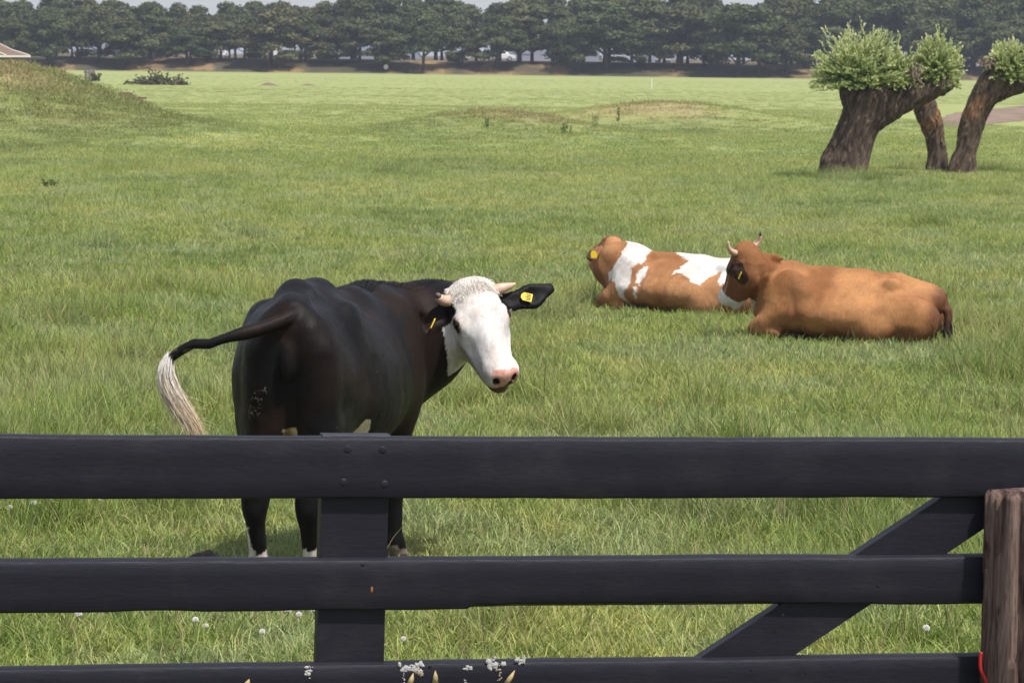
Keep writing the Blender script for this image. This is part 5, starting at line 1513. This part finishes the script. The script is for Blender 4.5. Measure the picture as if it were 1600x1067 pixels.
for px, py, r in ((1400, 250, .5), (1425, 258, .6), (1450, 262, .45), (1540, 268, .5), (1330, 282, .5)):
    q = ground(px, py); RANK.append((q.x, q.y, r))
q = at(150, 127, 252.0); q.z = H(q.x, q.y)
stems_plant('shrub', 141, 127, .8, 14, .5, 'small green shrub beside the weathered tree guard', 'shrub', (M['twig'], M['bush_leaf']), 8, .2, None, q)

M['grey_wood'] = plain('weathered_grey_wood', (0.17, 0.145, 0.125), 0.9, 0.3, 6)
def tree_guard():
    p = at(140, 127, 252.0); p.z = H(p.x, p.y); o = empty('tree_guard', p, .3); tag(o, 'weathered wooden tree guard standing in the far field by the mound', 'tree guard')
    for x in (-.3, 0, .3):
        for y in (-.3, .3): MB().box((x, y, .45), (.12, .10, 1.1)).build('post', M['grey_wood'], o)
    for z in (.3, .75):
        for y in (-.37, .37): MB().box((0, y, z), (.8, .04, .14)).build('slat', M['grey_wood'], o)
        for x in (-.38, .38): MB().box((x, 0, z + .003), (.04, .68, .14)).build('slat', M['grey_wood'], o)
tree_guard()
def brush_pile():
    p = ground(249, 133); g = np.random.default_rng(6); o = empty('brush_pile', p); tag(o, 'heap of cut branches with withering leaves in the far field', 'brush pile')
    V, F, tone, rnd = [], [], [], []
    for k in range(70):
        x = g.normal(0, .75); top = 1.15 * math.exp(-(x / .75) ** 2); a = np.array([x + g.normal(0, .3), g.normal(0, .5), g.uniform(0, .2)]); e = a + np.array([g.normal(0, .55), g.normal(0, .4), g.uniform(.1, 1) * top])
        if k < 8: a[0] += g.uniform(-1.2, 1.2); e = a + np.array([g.uniform(-.9, .9), 0, .08])
        MB().tube([Vector(a), Vector((a + e) / 2 + g.normal(size=3) * .05), Vector(e)], [.05, .04, .015], 6).build('branch', M['bark_far'], o)
        for i in range(16):
            q = a + (e - a) * g.uniform(.3, 1.1); d = unit(g.normal(size=3)); s_ = unit(np.cross(d, g.normal(size=3))); L = .22; j = len(V)
            V += [q, q + d * L * .5 + s_ * L * .3, q + d * L, q + d * L * .5 - s_ * L * .3]; F.append((j, j + 1, j + 2, j + 3)); tone += [g.uniform(0, .9)] * 4; rnd += [g.uniform()] * 4
    me = mesh_np('leaves', np.array(V), np.array(F), False); fattr(me, 'tone', tone); fattr(me, 'rnd', rnd); link('leaves', me, M['bush_leaf'], o)
M['bark_far'] = plain('cut_branch_bark', (0.12, 0.085, 0.065), 0.9, 0.3, 3)
brush_pile()
def marker():
    p = ground(1018, 139); o = empty('marker_post', p); tag(o, 'thin white marker post alone in the far field', 'post')
    MB().tube([Vector((0, 0, -.2)), Vector((0, 0, .74))], [.05, .045], 10).build('shaft', M['white_trim'], o); MB().ball((0, 0, .74), (.05, .05, .035), 10, 6).build('cap', M['white_trim'], o, True)
    Y = 393.5; X = (599 - 800) / FPX * Y; o = empty('round_sign', (X, Y, H(X, Y))); tag(o, 'round white sign on the far bank left of the middle', 'sign')
    MB().tube([Vector((0, 0, -.2)), Vector((0, 0, .55))], .04, 8).build('pole', M['grey_wood'], o); MB().tube([Vector((0, -.05, .58)), Vector((0, -.02, .58))], .30, 20).build('disc', M['white_trim'], o)
marker()

# white clover heads in the near grass
M['clover'] = plain('white_clover_petals', (0.74, 0.71, 0.66), 0.7, 0.2, 200, 0.3); M['stem'] = plain('clover_stem', (0.12, 0.18, 0.05), 0.7, 0.2, 50)
def clover():
    spots = [(22, 806), (58, 802), (152, 797), (384, 831), (345, 963), (360, 962), (281, 963), (400, 964), (410, 972), (403, 958), (445, 958), (475, 956), (480, 962), (305, 990), (318, 994), (412, 1006), (447, 977), (473, 976), (494, 971), (633, 1011), (470, 965), (174, 627), (200, 622), (10, 660), (250, 950), (1445, 1006), (738, 955), (120, 985)]
    hm = sm = None; g = random.Random(5)
    for i, (px, py) in enumerate(spots):
        p = ground(px, py + 14); s = g.uniform(.85, 1.25)
        o = empty('clover_flower', p, g.uniform(0, 6)); o.scale = (s, s, s); o.rotation_euler = (g.uniform(-.25, .25), g.uniform(-.25, .25), g.uniform(0, 6))
        tag(o, 'white clover flower head standing in the grass near the gate', 'flower', 'white clover flowers in the near grass')
        if hm is None:
            m = MB(); gg = np.random.default_rng(2)
            for k in range(46):
                z = 1 - 1.55 * (k + .5) / 46; r = math.sqrt(max(0, 1 - z * z)); a = k * 2.4; d = Vector((r * math.cos(a), r * math.sin(a), z)); q = d.to_track_quat('Z', 'Y').to_matrix()
                m.ball(d * .0085 + Vector((0, 0, .088)), (.0022, .0022, .0058), 5, 3, q)
            h = m.build('flower_head', M['clover'], o); hm = h.data
            st = MB().tube([Vector((0, 0, -.02)), Vector((.004, 0, .04)), Vector((0, 0, .085))], .0016, 6).build('stem', M['stem'], o); sm = st.data
        else: link('flower_head', hm, None, o); link('stem', sm, None, o)
clover()


build_grass()

# ------------------------------------------------------------------ the hazy air
def haze():
    o = MB().box((0, 1480, 9.0), (5000, 3020, 22)).build('haze', None)
    m, n, l = new_mat('thin_bluish_haze'); v = n.new('ShaderNodeVolumePrincipled'); out = n.new('ShaderNodeOutputMaterial')
    v.inputs['Color'].default_value = (0.80, 0.86, 1.0, 1); v.inputs['Density'].default_value = HAZE; v.inputs['Anisotropy'].default_value = 0.2
    l.new(v.outputs[0], out.inputs['Volume']); o.data.materials.append(m); tag(o, 'thin haze in the air over the meadow', 'haze', kind='stuff')
HAZE = 0.0003
haze()
